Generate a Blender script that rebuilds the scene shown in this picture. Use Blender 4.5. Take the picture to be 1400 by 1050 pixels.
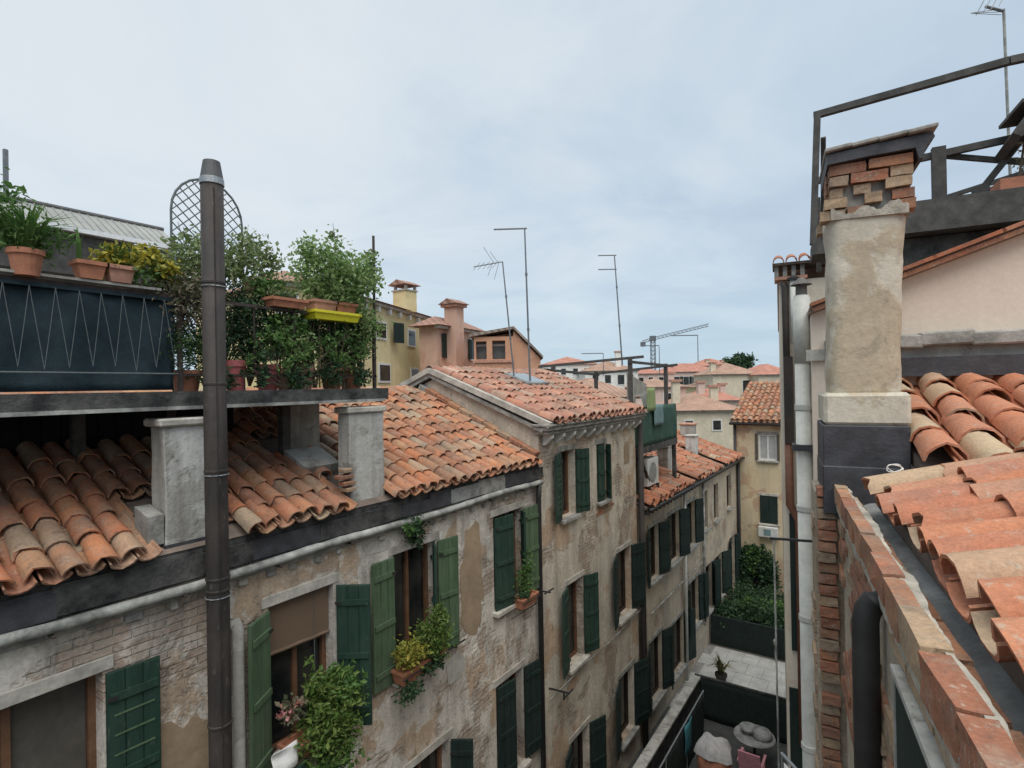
import bpy, bmesh, math, random
from mathutils import Vector as V, Matrix as M, noise
random.seed(7)
R = math.radians
U = random.uniform
sc = bpy.context.scene
for o in list(bpy.data.objects): bpy.data.objects.remove(o)
col = sc.collection

# ------------------------------------------------------------------ camera
cam_d = bpy.data.cameras.new('camera'); cam = bpy.data.objects.new('camera', cam_d); col.objects.link(cam)
cam_d.sensor_width = 36.0; cam_d.lens = 745/1400*36; cam_d.clip_start = 0.05; cam_d.clip_end = 3000
EYE = V((0, 0, 8.7))
cam.matrix_world = M.Translation(EYE) @ M.Rotation(R(34.1), 4, 'Z') @ M.Rotation(R(90.23), 4, 'X') @ M.Rotation(R(-1.0), 4, 'Z')
sc.camera = cam

# ------------------------------------------------------------------ world: overcast sky
SUN_AZ, SUN_EL = R(-140), R(64)          # azimuth measured from +Y towards -X: the cloud-veiled sun stands behind the camera to the right
bright = V((-.72, .30, .62)).normalized()   # thinner, whiter cloud to the upper left
sun_dir = V((-math.sin(SUN_AZ)*math.cos(SUN_EL), math.cos(SUN_AZ)*math.cos(SUN_EL), math.sin(SUN_EL)))
w = bpy.data.worlds.new('World'); sc.world = w; w.use_nodes = True
nt = w.node_tree; nt.nodes.clear()
def wn(t, **k):
    n = nt.nodes.new(t)
    for a, b in k.items(): setattr(n, a, b)
    return n
L = nt.links.new
out = wn('ShaderNodeOutputWorld'); tc = wn('ShaderNodeTexCoord')
sky = wn('ShaderNodeTexSky', sky_type='NISHITA', sun_disc=False, sun_elevation=SUN_EL, sun_rotation=-SUN_AZ)
bg1 = wn('ShaderNodeBackground'); bg1.inputs[1].default_value = 0.1
L(sky.outputs[0], bg1.inputs[0])
sep = wn('ShaderNodeSeparateXYZ'); L(tc.outputs['Generated'], sep.inputs[0])
zz = wn('ShaderNodeMath', operation='MAXIMUM'); L(sep.outputs[2], zz.inputs[0]); zz.inputs[1].default_value = 0.0
za = wn('ShaderNodeMath', operation='ADD'); L(zz.outputs[0], za.inputs[0]); za.inputs[1].default_value = 0.16
dx = wn('ShaderNodeMath', operation='DIVIDE'); L(sep.outputs[0], dx.inputs[0]); L(za.outputs[0], dx.inputs[1])
dy = wn('ShaderNodeMath', operation='DIVIDE'); L(sep.outputs[1], dy.inputs[0]); L(za.outputs[0], dy.inputs[1])
cmb = wn('ShaderNodeCombineXYZ'); L(dx.outputs[0], cmb.inputs[0]); L(dy.outputs[0], cmb.inputs[1])
n1 = wn('ShaderNodeTexNoise'); n1.inputs['Scale'].default_value = 1.1; n1.inputs['Detail'].default_value = 7; n1.inputs['Roughness'].default_value = 0.56
n1.inputs['Distortion'].default_value = 0.5
L(cmb.outputs[0], n1.inputs['Vector'])
dot = wn('ShaderNodeVectorMath', operation='DOT_PRODUCT'); L(tc.outputs['Generated'], dot.inputs[0]); dot.inputs[1].default_value = bright
glow = wn('ShaderNodeMapRange'); L(dot.outputs['Value'], glow.inputs[0])
glow.inputs[1].default_value = 0.45; glow.inputs[2].default_value = 1.0; glow.inputs[3].default_value = 0.0; glow.inputs[4].default_value = 0.30
glow.interpolation_type = 'SMOOTHSTEP'
ad = wn('ShaderNodeMath', operation='ADD'); L(n1.outputs[0], ad.inputs[0]); L(glow.outputs[0], ad.inputs[1])
rp = wn('ShaderNodeValToRGB'); L(ad.outputs[0], rp.inputs[0])
e = rp.color_ramp.elements
e[0].position = 0.34; e[0].color = (0.237, 0.291, 0.348, 1)
e[1].position = 0.95; e[1].color = (0.391, 0.417, 0.434, 1)
x = e.new(0.50); x.color = (0.262, 0.318, 0.374, 1)
x = e.new(0.64); x.color = (0.310, 0.357, 0.400, 1)
x = e.new(0.78); x.color = (0.353, 0.391, 0.421, 1)
hz = wn('ShaderNodeMapRange'); L(zz.outputs[0], hz.inputs[0]); hz.inputs[1].default_value = 0.0; hz.inputs[2].default_value = 0.22
hz.inputs[3].default_value = 0.6; hz.inputs[4].default_value = 0.0
mixh = wn('ShaderNodeMixRGB'); L(hz.outputs[0], mixh.inputs[0]); L(rp.outputs[0], mixh.inputs[1]); mixh.inputs[2].default_value = (0.240, 0.328, 0.388, 1)
bg2 = wn('ShaderNodeBackground'); bg2.inputs[1].default_value = 1.0; L(mixh.outputs[0], bg2.inputs[0])
mx = wn('ShaderNodeMixShader'); mx.inputs[0].default_value = 0.93; L(bg1.outputs[0], mx.inputs[1]); L(bg2.outputs[0], mx.inputs[2])
L(mx.outputs[0], out.inputs[0])

sd = bpy.data.lights.new('sun', 'SUN'); sd.energy = 1.5; sd.angle = R(60); sd.color = (1.0, 0.96, 0.9)
so = bpy.data.objects.new('sun', sd); col.objects.link(so)
so.rotation_euler = (-sun_dir).to_track_quat('-Z', 'Y').to_euler(); so.location = (0, 0, 40)
vs = sc.view_settings; vs.view_transform = 'Standard'; vs.look = 'None'; vs.gamma = 1.0; vs.exposure = 1.0; vs.use_curve_mapping = False

# ------------------------------------------------------------------ helpers
WM = {}
def link(o, basis, parent=None):
    col.objects.link(o); o.matrix_basis = basis; WM[o.name] = basis
    if parent is not None:
        o.parent = parent; o.matrix_parent_inverse = WM[parent.name].inverted()
    return o
def tag(o, label, cat, group=None):
    o['label'] = label; o['category'] = cat
    if group: o['group'] = group
    return o
def thing(name, label, cat, loc, group=None):
    o = bpy.data.objects.new(name, None); o.empty_display_size = 0.2
    link(o, M.Translation(V(loc))); return tag(o, label, cat, group)
RM = M.Rotation(R(8), 4, 'Z')           # frame of the buildings on the right side of the alley
class MB:
    def __init__(s): s.v = []; s.f = []
    def add(s, vs, fs):
        b = len(s.v); s.v += [V(p) for p in vs]; s.f += [tuple(b+i for i in f) for f in fs]; return s
    def box(s, x0, x1, y0, y1, z0, z1):
        return s.add([(x0,y0,z0),(x1,y0,z0),(x1,y1,z0),(x0,y1,z0),(x0,y0,z1),(x1,y0,z1),(x1,y1,z1),(x0,y1,z1)],
                     [(0,3,2,1),(4,5,6,7),(0,1,5,4),(1,2,6,5),(2,3,7,6),(3,0,4,7)])
    def obox(s, c, a, b, d):
        c, a, b, d = V(c), V(a), V(b), V(d)
        return s.add([c-a-b-d, c+a-b-d, c+a+b-d, c-a+b-d, c-a-b+d, c+a-b+d, c+a+b+d, c-a+b+d],
                     [(0,3,2,1),(4,5,6,7),(0,1,5,4),(1,2,6,5),(2,3,7,6),(3,0,4,7)])
    def bar(s, p, q, wd, ht, up=(0,0,1)):
        p, q = V(p), V(q); d = (q-p); u = V(up)
        if abs(d.normalized().dot(u)) > 0.95: u = V((0,1,0))
        sd_ = d.cross(u).normalized(); u2 = sd_.cross(d).normalized()
        return s.obox((p+q)/2, d/2, sd_*wd/2, u2*ht/2)
    def prism(s, poly, off):
        n = len(poly); off = V(off); ps = [V(p) for p in poly]
        return s.add(ps+[p+off for p in ps], [tuple(range(n))[::-1], tuple(range(n, 2*n))]+[(i, (i+1) % n, n+(i+1) % n, n+i) for i in range(n)])
    def tube(s, pts, r, n=8, cap=True):
        pts = [V(p) for p in pts]; rs = r if isinstance(r, (list, tuple)) else [r]*len(pts)
        vs, fs = [], []
        for i, p in enumerate(pts):
            d = (pts[min(i+1, len(pts)-1)]-pts[max(i-1, 0)])
            if d.length < 1e-6: d = V((0,0,1))
            d.normalize(); a = V((1,0,0)) if abs(d.x) < 0.8 else V((0,1,0))
            u = d.cross(a).normalized(); v = d.cross(u)
            for k in range(n):
                t = 2*math.pi*k/n; vs.append(p+(u*math.cos(t)+v*math.sin(t))*rs[i])
        for i in range(len(pts)-1):
            for k in range(n): fs.append((i*n+k, i*n+(k+1) % n, (i+1)*n+(k+1) % n, (i+1)*n+k))
        if cap: fs += [tuple(range(n))[::-1], tuple(range((len(pts)-1)*n, len(pts)*n))]
        return s.add(vs, fs)
    def lathe(s, c, prof, n=16):
        return s.tube_rings(V(c), prof, n)
    def tube_rings(s, c, prof, n):
        vs, fs = [], []
        for r, z in prof:
            for k in range(n):
                t = 2*math.pi*k/n; vs.append(c+V((r*math.cos(t), r*math.sin(t), z)))
        m = len(prof)
        for i in range(m-1):
            for k in range(n): fs.append((i*n+k, i*n+(k+1) % n, (i+1)*n+(k+1) % n, (i+1)*n+k))
        fs += [tuple(range(n))[::-1], tuple(range((m-1)*n, m*n))]
        return s.add(vs, fs)
    def mesh(s, name, mat, xf=None, smooth=False, recalc=True, center=True, bevel=0):
        vs = [(xf @ p) if xf else p for p in s.v]
        if center and vs:
            lo = V((min(p.x for p in vs), min(p.y for p in vs), min(p.z for p in vs))); hi = V((max(p.x for p in vs), max(p.y for p in vs), max(p.z for p in vs)))
            c = V(((lo.x+hi.x)/2, (lo.y+hi.y)/2, lo.z))
        else: c = V((0,0,0))
        me = bpy.data.meshes.new(name); me.from_pydata([p-c for p in vs], [], s.f)
        if recalc or bevel:
            b = bmesh.new(); b.from_mesh(me)
            if bevel: bmesh.ops.bevel(b, geom=list(b.edges), offset=bevel, segments=1, affect='EDGES')
            bmesh.ops.recalc_face_normals(b, faces=b.faces); b.to_mesh(me); b.free()
        if smooth:
            for p in me.polygons: p.use_smooth = True
        me.materials.append(mat); return me, c
    def build(s, name, mat, parent=None, xf=None, smooth=False, recalc=True, bevel=0):
        me, c = s.mesh(name, mat, xf, smooth, recalc, True, bevel)
        return link(bpy.data.objects.new(name, me), M.Translation(c), parent)
def stuff(o): o['kind'] = 'stuff'; return o
def struct(o): o['kind'] = 'structure'; return o

# ------------------------------------------------------------------ materials
class NT:
    def __init__(s, name):
        s.m = bpy.data.materials.new(name); s.m.use_nodes = True; s.t = s.m.node_tree
        s.b = s.t.nodes['Principled BSDF']; s.o = s.t.nodes['Material Output']
    def n(s, t, **k):
        n = s.t.nodes.new(t)
        for a, b in k.items(): setattr(n, a, b)
        return n
    def l(s, a, b): s.t.links.new(a, b)
    def pos(s, sx=1, sy=1, sz=1, swz='xyz', off=(0,0,0)):
        g = s.n('ShaderNodeNewGeometry'); sp = s.n('ShaderNodeSeparateXYZ'); s.l(g.outputs['Position'], sp.inputs[0])
        c = s.n('ShaderNodeCombineXYZ')
        for i, ch in enumerate(swz):
            if ch in 'xyz': s.l(sp.outputs['xyz'.index(ch)], c.inputs[i])
        mp = s.n('ShaderNodeMapping'); s.l(c.outputs[0], mp.inputs[0]); mp.inputs['Scale'].default_value = (sx, sy, sz); mp.inputs['Location'].default_value = off
        return mp.outputs[0]
    def noise(s, vec, scale, detail=4, rough=0.55, dist=0):
        n = s.n('ShaderNodeTexNoise'); s.l(vec, n.inputs['Vector']); n.inputs['Scale'].default_value = scale
        n.inputs['Detail'].default_value = detail; n.inputs['Roughness'].default_value = rough; n.inputs['Distortion'].default_value = dist
        return n.outputs[0]
    def ramp(s, fac, stops, interp='LINEAR'):
        r = s.n('ShaderNodeValToRGB'); s.l(fac, r.inputs[0]); r.color_ramp.interpolation = interp
        e = r.color_ramp.elements
        while len(e) < len(stops): e.new(0.5)
        for q, (p, c) in zip(e, stops):
            q.position = p; q.color = (c, c, c, 1) if isinstance(c, (int, float)) else (*c, 1)
        return r.outputs[0]
    def mix(s, f, a, b, mode='MIX'):
        n = s.n('ShaderNodeMixRGB', blend_type=mode)
        for i, q in ((0, f), (1, a), (2, b)):
            if isinstance(q, (int, float)): n.inputs[i].default_value = q if i == 0 else (q, q, q, 1)
            elif isinstance(q, tuple): n.inputs[i].default_value = (*q, 1)
            else: s.l(q, n.inputs[i])
        return n.outputs[0]
    def math(s, op, a, b=None):
        n = s.n('ShaderNodeMath', operation=op)
        for i, q in ((0, a), (1, b)):
            if q is None: continue
            if isinstance(q, (int, float)): n.inputs[i].default_value = q
            else: s.l(q, n.inputs[i])
        return n.outputs[0]
    def bump(s, h, strength=0.5, dist=0.01):
        n = s.n('ShaderNodeBump'); s.l(h, n.inputs['Height']); n.inputs['Strength'].default_value = strength; n.inputs['Distance'].default_value = dist
        s.l(n.outputs[0], s.b.inputs['Normal'])
    def done(s, colr=None, rough=0.85, metal=0, spec=None):
        if colr is not None:
            if isinstance(colr, tuple): s.b.inputs['Base Color'].default_value = (*colr, 1)
            else: s.l(colr, s.b.inputs['Base Color'])
        if isinstance(rough, (int, float)): s.b.inputs['Roughness'].default_value = rough
        else: s.l(rough, s.b.inputs['Roughness'])
        s.b.inputs['Metallic'].default_value = metal
        if spec is not None: s.b.inputs['Specular IOR Level'].default_value = spec
        return s.m
def sh(c, k): return tuple(min(1, q*k) for q in c)

def wall_mat(name, pl1, pl2, pl3, amount, seed, u='y', stain=0.5, bs=1.0, smear=.0, bumpk=.9, grain=.45, brick=((.30,.15,.10),(.40,.24,.16))):
    """weathered plaster over brick; amount is the share of bare brick"""
    t = NT(name); P = t.pos(off=(seed*3.1, seed*1.7, seed*2.3)); Q = t.pos(swz=u+'z0', off=(seed*.37, seed*.21, 0))
    br = t.n('ShaderNodeTexBrick'); br.inputs['Scale'].default_value = 1.0
    wob = t.mix(0.045, Q, t.noise(P, 2.6, 5), 'ADD')
    t.l(wob, br.inputs['Vector']); br.inputs['Brick Width'].default_value = .25*bs; br.inputs['Row Height'].default_value = .068*bs
    br.inputs['Mortar Size'].default_value = .009; br.inputs['Mortar Smooth'].default_value = .6; br.inputs['Bias'].default_value = -.1
    br.inputs['Color1'].default_value = (*brick[0], 1); br.inputs['Color2'].default_value = (*brick[1], 1); br.inputs['Mortar'].default_value = (.40,.35,.28,1)
    bvar = t.noise(P, 9, 5); bc = t.mix(t.ramp(bvar, [(.3, .05), (.68, .85)]), br.outputs['Color'], (.45,.38,.30))
    bc = t.mix(t.ramp(t.noise(P, 2.2, 6), [(.45, 0), (.62, .6)]), bc, (.40,.35,.29))
    big = t.noise(P, .75, 9, .62, .4); mk = t.ramp(big, [(.5-.18+amount*.36-.02, 1), (.5-.18+amount*.36+.02, 0)])
    pn = t.noise(P, 1.6, 8, .65); pc = t.mix(t.ramp(pn, [(.38, 0), (.6, 1)]), pl1, pl2)
    m3 = t.ramp(t.noise(t.pos(off=(seed*7+11, 4, seed)), .9, 9, .6, .3), [(.53, 0), (.56, 1)]); pc = t.mix(m3, pc, pl3)
    c = t.mix(mk, pc, bc)
    sm = t.math('MULTIPLY', t.ramp(t.noise(t.pos(off=(seed*5, 2, seed)), 3.4, 9, .72, .5), [(.50, 0), (.56, 1)]), t.ramp(t.noise(t.pos(off=(2, seed, 8)), .9, 5), [(.38, 0), (.6, smear)]))
    c = t.mix(sm, c, tuple(min(1, q*1.18) for q in pl2))
    streak = t.noise(t.pos(2.6, 2.6, .35, off=(seed, seed, 0)), 1.5, 6, .6); c = t.mix(t.math('MULTIPLY', t.ramp(streak, [(.45, 0), (.75, 1)]), stain), c, (.16,.14,.12))
    gr = t.noise(P, 30, 4, .7); c = t.mix(grain, c, t.ramp(gr, [(.3, .5), (.7, 1.3)]), 'MULTIPLY')
    c = t.mix(t.math('MULTIPLY', t.ramp(t.noise(P, 5.5, 9, .75, .8), [(.56, 0), (.64, 1)]), stain*.8), c, (.15,.13,.11))
    h = t.math('ADD', t.math('MULTIPLY', t.math('SUBTRACT', 1.0, br.outputs['Fac']), t.math('MULTIPLY', mk, .8)), t.math('MULTIPLY', t.math('SUBTRACT', 1.0, mk), 1.5))
    h = t.math('ADD', h, t.math('MULTIPLY', m3, .35)); h = t.math('ADD', h, t.math('MULTIPLY', t.noise(P, 14, 6, .65), .9))
    t.bump(h, bumpk, .018); return t.done(c, .93, spec=.2)

def plain(name, c, rough=.8, var=.25, scale=6, bump=.25, dist=.004, metal=0, c2=None, spec=None):
    t = NT(name); P = t.pos(); n1 = t.noise(P, scale, 6, .6)
    cc = t.mix(t.ramp(n1, [(.35, 0), (.68, 1)]), sh(c, 1-var), c2 or sh(c, 1+var*.6))
    cc = t.mix(.4, cc, t.ramp(t.noise(P, scale*7, 4, .6), [(.3, .7), (.7, 1.2)]), 'MULTIPLY')
    if bump: t.bump(t.noise(P, scale*5, 5, .6), bump, dist)
    return t.done(cc, rough, metal, spec)

def painted(name, c, fade, amt=.5):
    t = NT(name); P = t.pos(14, 14, 1.3); c1 = t.mix(t.ramp(t.noise(P, 1.0, 6, .65), [(.4, 0), (.7, 1)]), sh(c, .75), sh(c, 1.2))
    c1 = t.mix(t.math('MULTIPLY', t.ramp(t.noise(t.pos(), 2.2, 7, .7), [(.42, 0), (.7, 1)]), amt), c1, fade)
    c1 = t.mix(t.math('MULTIPLY', t.ramp(t.noise(t.pos(9, 9, 2.5, off=(3, 1, 7)), 3.5, 7, .75), [(.60, 0), (.66, 1)]), amt*.7), c1, (.20,.19,.16))
    t.bump(t.noise(P, 6, 5, .6), .4, .004); return t.done(c1, .65, spec=.3)

def tile_mat(name, stops, lich=.45, scale=1.0, soot=.55):
    t = NT(name); oi = t.n('ShaderNodeObjectInfo'); g = t.n('ShaderNodeNewGeometry')
    rnd = t.math('FRACT', t.math('ADD', oi.outputs['Random'], t.math('MULTIPLY', g.outputs['Random Per Island'], 1.618)))
    c = t.ramp(rnd, stops); P = t.pos()
    c = t.mix(t.math('MULTIPLY', t.ramp(t.noise(P, 5*scale, 7, .65), [(.48, 0), (.68, 1)]), lich), c, (.36,.31,.24))
    c = t.mix(t.math('MULTIPLY', t.ramp(t.noise(P, 11*scale, 7, .7), [(.52, 0), (.66, 1)]), soot*.9), c, (.10,.08,.07))
    c = t.mix(t.math('MULTIPLY', t.ramp(t.noise(t.pos(off=(9,3,1)), 26*scale, 5, .7), [(.58, 0), (.68, 1)]), .55), c, (.52,.47,.38))
    c = t.mix(t.math('MULTIPLY', t.ramp(t.noise(t.pos(off=(5, 1, 2)), 1.7, 8, .7, .6), [(.42, 0), (.66, 1)]), soot), c, (.115,.095,.08))
    c = t.mix(t.math('MULTIPLY', t.ramp(t.noise(t.pos(off=(1, 8, 4)), 22, 6, .8), [(.58, 0), (.70, 1)]), lich), c, (.30,.29,.22))
    c = t.mix(.6, c, t.ramp(t.noise(P, 70, 5, .75), [(.3, .55), (.7, 1.25)]), 'MULTIPLY')
    t.bump(t.math('ADD', t.noise(P, 45, 5, .7), t.math('MULTIPLY', t.noise(P, 160, 3, .7), .5)), .6, .006); return t.done(c, .9, spec=.25)

ST_ORANGE = [(0, (.50,.17,.085)), (.25, (.58,.22,.11)), (.5, (.42,.15,.085)), (.68, (.55,.25,.14)), (.84, (.36,.16,.11)), (.93, (.50,.36,.24)), (1, (.30,.20,.15))]
ST_MIX = [(0, (.52,.18,.085)), (.2, (.58,.25,.12)), (.38, (.42,.17,.10)), (.55, (.55,.30,.16)), (.72, (.50,.20,.11)), (.86, (.48,.35,.23)), (1, (.40,.25,.17))]
ST_NEAR = [(0, (.56,.21,.11)), (.3, (.60,.25,.135)), (.55, (.52,.19,.105)), (.78, (.62,.29,.17)), (.9, (.48,.19,.12)), (.95, (.58,.44,.28)), (1, (.50,.36,.24))]
ST_PINK = [(0, (.52,.22,.14)), (.3, (.58,.30,.2)), (.6, (.44,.2,.14)), (.85, (.55,.38,.28)), (1, (.4,.22,.16))]
MT_R = tile_mat('tile_orange', ST_NEAR, .22, .9, .22)
MT_A = tile_mat('tile_mixed', ST_MIX, .55)
MT_A2 = tile_mat('tile_red_mixed', ST_ORANGE, .45)
MT_B = tile_mat('tile_pinkish', ST_PINK, .4)
M_deck = plain('roof_mortar', (.20,.155,.125), .95, .35, 5, .6, .02)
MW_A = wall_mat('wall_old_brick', (.62,.565,.49), (.70,.65,.575), (.53,.40,.285), .38, 1.0, stain=.62, smear=.95, brick=((.48,.325,.255),(.57,.44,.355)))
MW_B = wall_mat('wall_tan_plaster', (.58,.51,.415), (.66,.59,.485), (.55,.40,.28), .34, 4.2, stain=.5, smear=.7, brick=((.40,.255,.19),(.48,.345,.26)))
MW_Bg = wall_mat('wall_gable_plaster', (.52,.47,.385), (.58,.52,.43), (.42,.38,.32), .05, 2.6, u='x', stain=.5)
MW_C = wall_mat('wall_brown_plaster', (.52,.44,.335), (.58,.50,.385), (.44,.39,.315), .22, 7.7, stain=.4, smear=.4)
MW_E = wall_mat('wall_cream_old', (.60,.48,.30), (.64,.53,.36), (.52,.36,.24), .06, 9.1, u='x', stain=.3, bumpk=.22, grain=.12)
MW_Pink = wall_mat('wall_pink_plaster', (.78,.66,.545), (.81,.69,.57), (.77,.655,.54), .0, 3.3, u='x', stain=.06, bumpk=.22, grain=.12)
MW_Cream = wall_mat('wall_cream_plaster', (.74,.67,.55), (.77,.70,.58), (.70,.60,.48), .02, 5.5, u='x', stain=.15, bumpk=.22, grain=.12)
MW_Yel = wall_mat('wall_yellow_plaster', (.72,.61,.33), (.75,.64,.37), (.68,.57,.31), .0, 6.6, stain=.15, bumpk=.22, grain=.12)
MW_Rose = wall_mat('wall_rose_plaster', (.58,.36,.27), (.62,.41,.31), (.55,.33,.24), .0, 8.8, stain=.15, bumpk=.22, grain=.12)
MW_Org = wall_mat('wall_orange_plaster', (.57,.30,.19), (.60,.33,.21), (.5,.27,.18), .0, 10.2, stain=.15, bumpk=.22, grain=.12)
MW_Near = wall_mat('wall_near_mortar', (.40,.345,.265), (.46,.40,.31), (.36,.29,.21), .15, 12.0, stain=.3)
M_brick = [tile_mat('brick_%s' % n, [(0, sh(c, .8)), (.5, c), (1, sh(c, 1.15))], .5, 1.6, .5) for n, c in (('red', (.40,.165,.095)), ('orange', (.47,.22,.12)), ('pale', (.46,.32,.2)), ('tan', (.42,.30,.20)))]
M_stone = plain('stone_pale', (.50,.47,.41), .9, .35, 5, .5, .008)
M_stoneg = plain('stone_grey', (.33,.32,.29), .92, .45, 6, .6, .012)
M_cem = wall_mat('cement_chimney', (.43,.42,.38), (.50,.49,.45), (.37,.36,.32), .0, 27.7, stain=.85, bumpk=.6, grain=.3)
M_cemw = wall_mat('chimney_whitewash', (.56,.56,.52), (.66,.66,.62), (.47,.46,.42), .0, 21.3, stain=.9, bumpk=.6, grain=.3)
M_stucco = wall_mat('chimney_stucco', (.55,.50,.40), (.63,.58,.475), (.50,.42,.30), .02, 14.5, u='x', stain=.45, bumpk=.5, grain=.25)
M_flash = plain('bitumen_flashing', (.055,.055,.062), .65, .4, 8, .5, .008)
M_lead = plain('lead_sheet', (.30,.305,.295), .75, .45, 5, .5, .008)
M_darkeave = plain('dark_fascia', (.035,.035,.036), .85, .5, 5, .7, .02, c2=(.11,.108,.10))
M_gut = plain('gutter_pale', (.36,.36,.33), .7, .62, 5, .5, .008)
M_flue = painted('flue_brown_paint', (.045,.039,.036), (.085,.07,.06), .6)
M_black = plain('pipe_black', (.028,.027,.026), .55, .3, 8, .2, .003)
M_galv = plain('galvanised', (.34,.36,.37), .45, .2, 9, .15, .002, metal=.5)
M_pipeg = plain('pipe_pale_grey', (.58,.58,.53), .55, .18, 3, .15, .003)
M_wood = plain('altana_wood', (.082,.078,.072), .85, .4, 9, .5, .006)
M_woodb = plain('window_wood', (.17,.085,.045), .6, .3, 8, .2, .003)
M_white = plain('paint_white', (.74,.73,.69), .6, .12, 7, .15, .002)
M_shut = painted('shutter_green', (.020,.052,.037), (.05,.08,.062))
M_shutl = painted('shutter_faded_green', (.085,.14,.075), (.14,.18,.12))
M_shutd = painted('shutter_dark', (.013,.028,.024), (.03,.045,.04), .4)
M_terra = plain('terracotta', (.46,.19,.11), .85, .25, 12, .3, .003)
M_terral = plain('terracotta_pale', (.52,.27,.19), .85, .3, 12, .3, .003)
M_pinkpot = plain('plastic_pink', (.48,.13,.13), .6, .2, 9, .1, .002)
M_yel = plain('plastic_yellow', (.74,.67,.03), .5, .1, 9, .1, .002)
M_net = plain('net_dark', (.012,.032,.042), .8, .3, 12, .5, .01)
M_netc = plain('net_courtyard', (.011,.022,.019), .85, .4, 10, .6, .012)
M_woodd = painted('window_wood_dark', (.045,.028,.02), (.08,.055,.04))
M_netg = plain('net_green', (.03,.085,.06), .8, .3, 9, .5, .01)
M_cord = plain('cord_grey', (.13,.15,.15), .7, .2, 30, 0)
M_metal = plain('antenna_metal', (.20,.21,.22), .5, .2, 20, 0, metal=.5)
M_rust = plain('rusty_iron', (.06,.045,.04), .8, .4, 20, .2)
M_corr = plain('corrugated_sheet', (.33,.335,.31), .6, .15, 3, .1, .003)
M_stem = plain('stem_bark', (.11,.085,.055), .9, .3, 30, .3)
M_cloth = plain('cloth_white', (.78,.77,.75), .9, .08, 9, .2, .004)
M_clothb = plain('cloth_blue', (.16,.25,.25), .9, .15, 9, .2, .004)
M_clothg = plain('cloth_lime', (.27,.34,.15), .9, .15, 9, .2, .004)
M_clothp = plain('cloth_pink', (.55,.25,.29), .85, .2, 12, .2, .004)
M_teal = plain('cloth_teal', (.06,.25,.30), .8, .2, 12, .2, .004)
M_ac = plain('ac_casing', (.62,.62,.58), .55, .1, 5, .1)
M_redroof = None
def glassm():
    t = NT('window_glass'); P = t.pos(); c = t.mix(t.ramp(t.noise(P, 2.5, 2), [(.4, 0), (.6, 1)]), (.012,.014,.015), (.035,.034,.03))
    return t.done(c, .12, spec=.5)
M_glass = glassm()
M_dark = plain('interior_dark', (.02,.018,.016), .95, .3, 4, 0)
M_curt = plain('curtain', (.10,.09,.075), .95, .2, 3, .1)
def blindm():
    t = NT('bamboo_blind'); wv = t.n('ShaderNodeTexWave', bands_direction='Z'); t.l(t.pos(), wv.inputs[0]); wv.inputs['Scale'].default_value = 26
    wv.inputs['Distortion'].default_value = .6
    c = t.mix(t.noise(t.pos(), 6, 4), t.mix(wv.outputs['Fac'], (.13,.08,.05), (.24,.16,.10)), (.16,.11,.075)); t.bump(wv.outputs['Fac'], .5, .006); return t.done(c, .85)
M_blind = blindm()
def leafm(name, stops, tr=.25):
    t = NT(name); g = t.n('ShaderNodeNewGeometry'); c = t.ramp(g.outputs['Random Per Island'], stops); t.done(c, .55, spec=.3)
    tl = t.n('ShaderNodeBsdfTranslucent'); t.l(c, tl.inputs[0]); mx = t.n('ShaderNodeMixShader'); mx.inputs[0].default_value = tr
    t.l(t.b.outputs[0], mx.inputs[1]); t.l(tl.outputs[0], mx.inputs[2]); t.l(mx.outputs[0], t.o.inputs[0]); return t.m
L_mid = leafm('leaf_mid', [(0, (.06,.13,.035)), (.5, (.10,.20,.05)), (1, (.16,.26,.08))], .35)
L_light = leafm('leaf_light', [(0, (.14,.25,.07)), (.5, (.24,.36,.13)), (1, (.37,.46,.22))], .4)
L_dark = leafm('leaf_dark', [(0, (.02,.05,.024)), (.5, (.042,.09,.04)), (1, (.08,.14,.06))])
L_grey = leafm('leaf_greygreen', [(0, (.12,.18,.06)), (.5, (.22,.29,.12)), (1, (.36,.40,.22))], .4)
L_yel = leafm('leaf_yellow', [(0, (.42,.33,.03)), (.4, (.46,.40,.06)), (1, (.16,.22,.05))])
L_yelg = leafm('leaf_yellowgreen', [(0, (.16,.19,.03)), (.6, (.27,.27,.05)), (1, (.40,.30,.06))])
L_dry = leafm('leaf_dry', [(0, (.13,.11,.07)), (.5, (.21,.18,.12)), (1, (.09,.13,.06))])
L_pink = leafm('petal_pink', [(0, (.5,.2,.24)), (.5, (.55,.32,.24)), (1, (.45,.14,.14))])
L_br = leafm('leaf_bright', [(0, (.05,.10,.02)), (.5, (.10,.17,.035)), (1, (.18,.23,.06))])
def far_roof_mat(name, c):
    t = NT(name); tx = t.n('ShaderNodeTexWave', bands_direction='DIAGONAL'); t.l(t.pos(), tx.inputs[0]); tx.inputs['Scale'].default_value = 1.6; tx.inputs['Distortion'].default_value = 1
    cc = t.mix(t.ramp(t.noise(t.pos(), 1.2, 8, .7), [(.35, 0), (.65, 1)]), sh(c, .75), sh(c, 1.2)); cc = t.mix(.35, cc, t.ramp(tx.outputs['Fac'], [(.2, .6), (.8, 1.15)]), 'MULTIPLY')
    t.bump(tx.outputs['Fac'], .5, .06); return t.done(cc, .9)
M_roof1 = far_roof_mat('far_roof_red', (.46,.21,.15)); M_roof2 = far_roof_mat('far_roof_brown', (.40,.25,.18)); M_roof3 = far_roof_mat('far_roof_grey', (.30,.24,.20))
M_fw = plain('far_wall_white', (.80,.78,.72), .9, .12, .7, 0); M_fp = plain('far_wall_pink', (.66,.50,.42), .9, .12, .7, 0)
M_fc = plain('far_wall_cream', (.68,.60,.45), .9, .14, .7, 0); M_fy = plain('far_wall_yellow', (.62,.53,.30), .9, .12, .7, 0)

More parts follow.
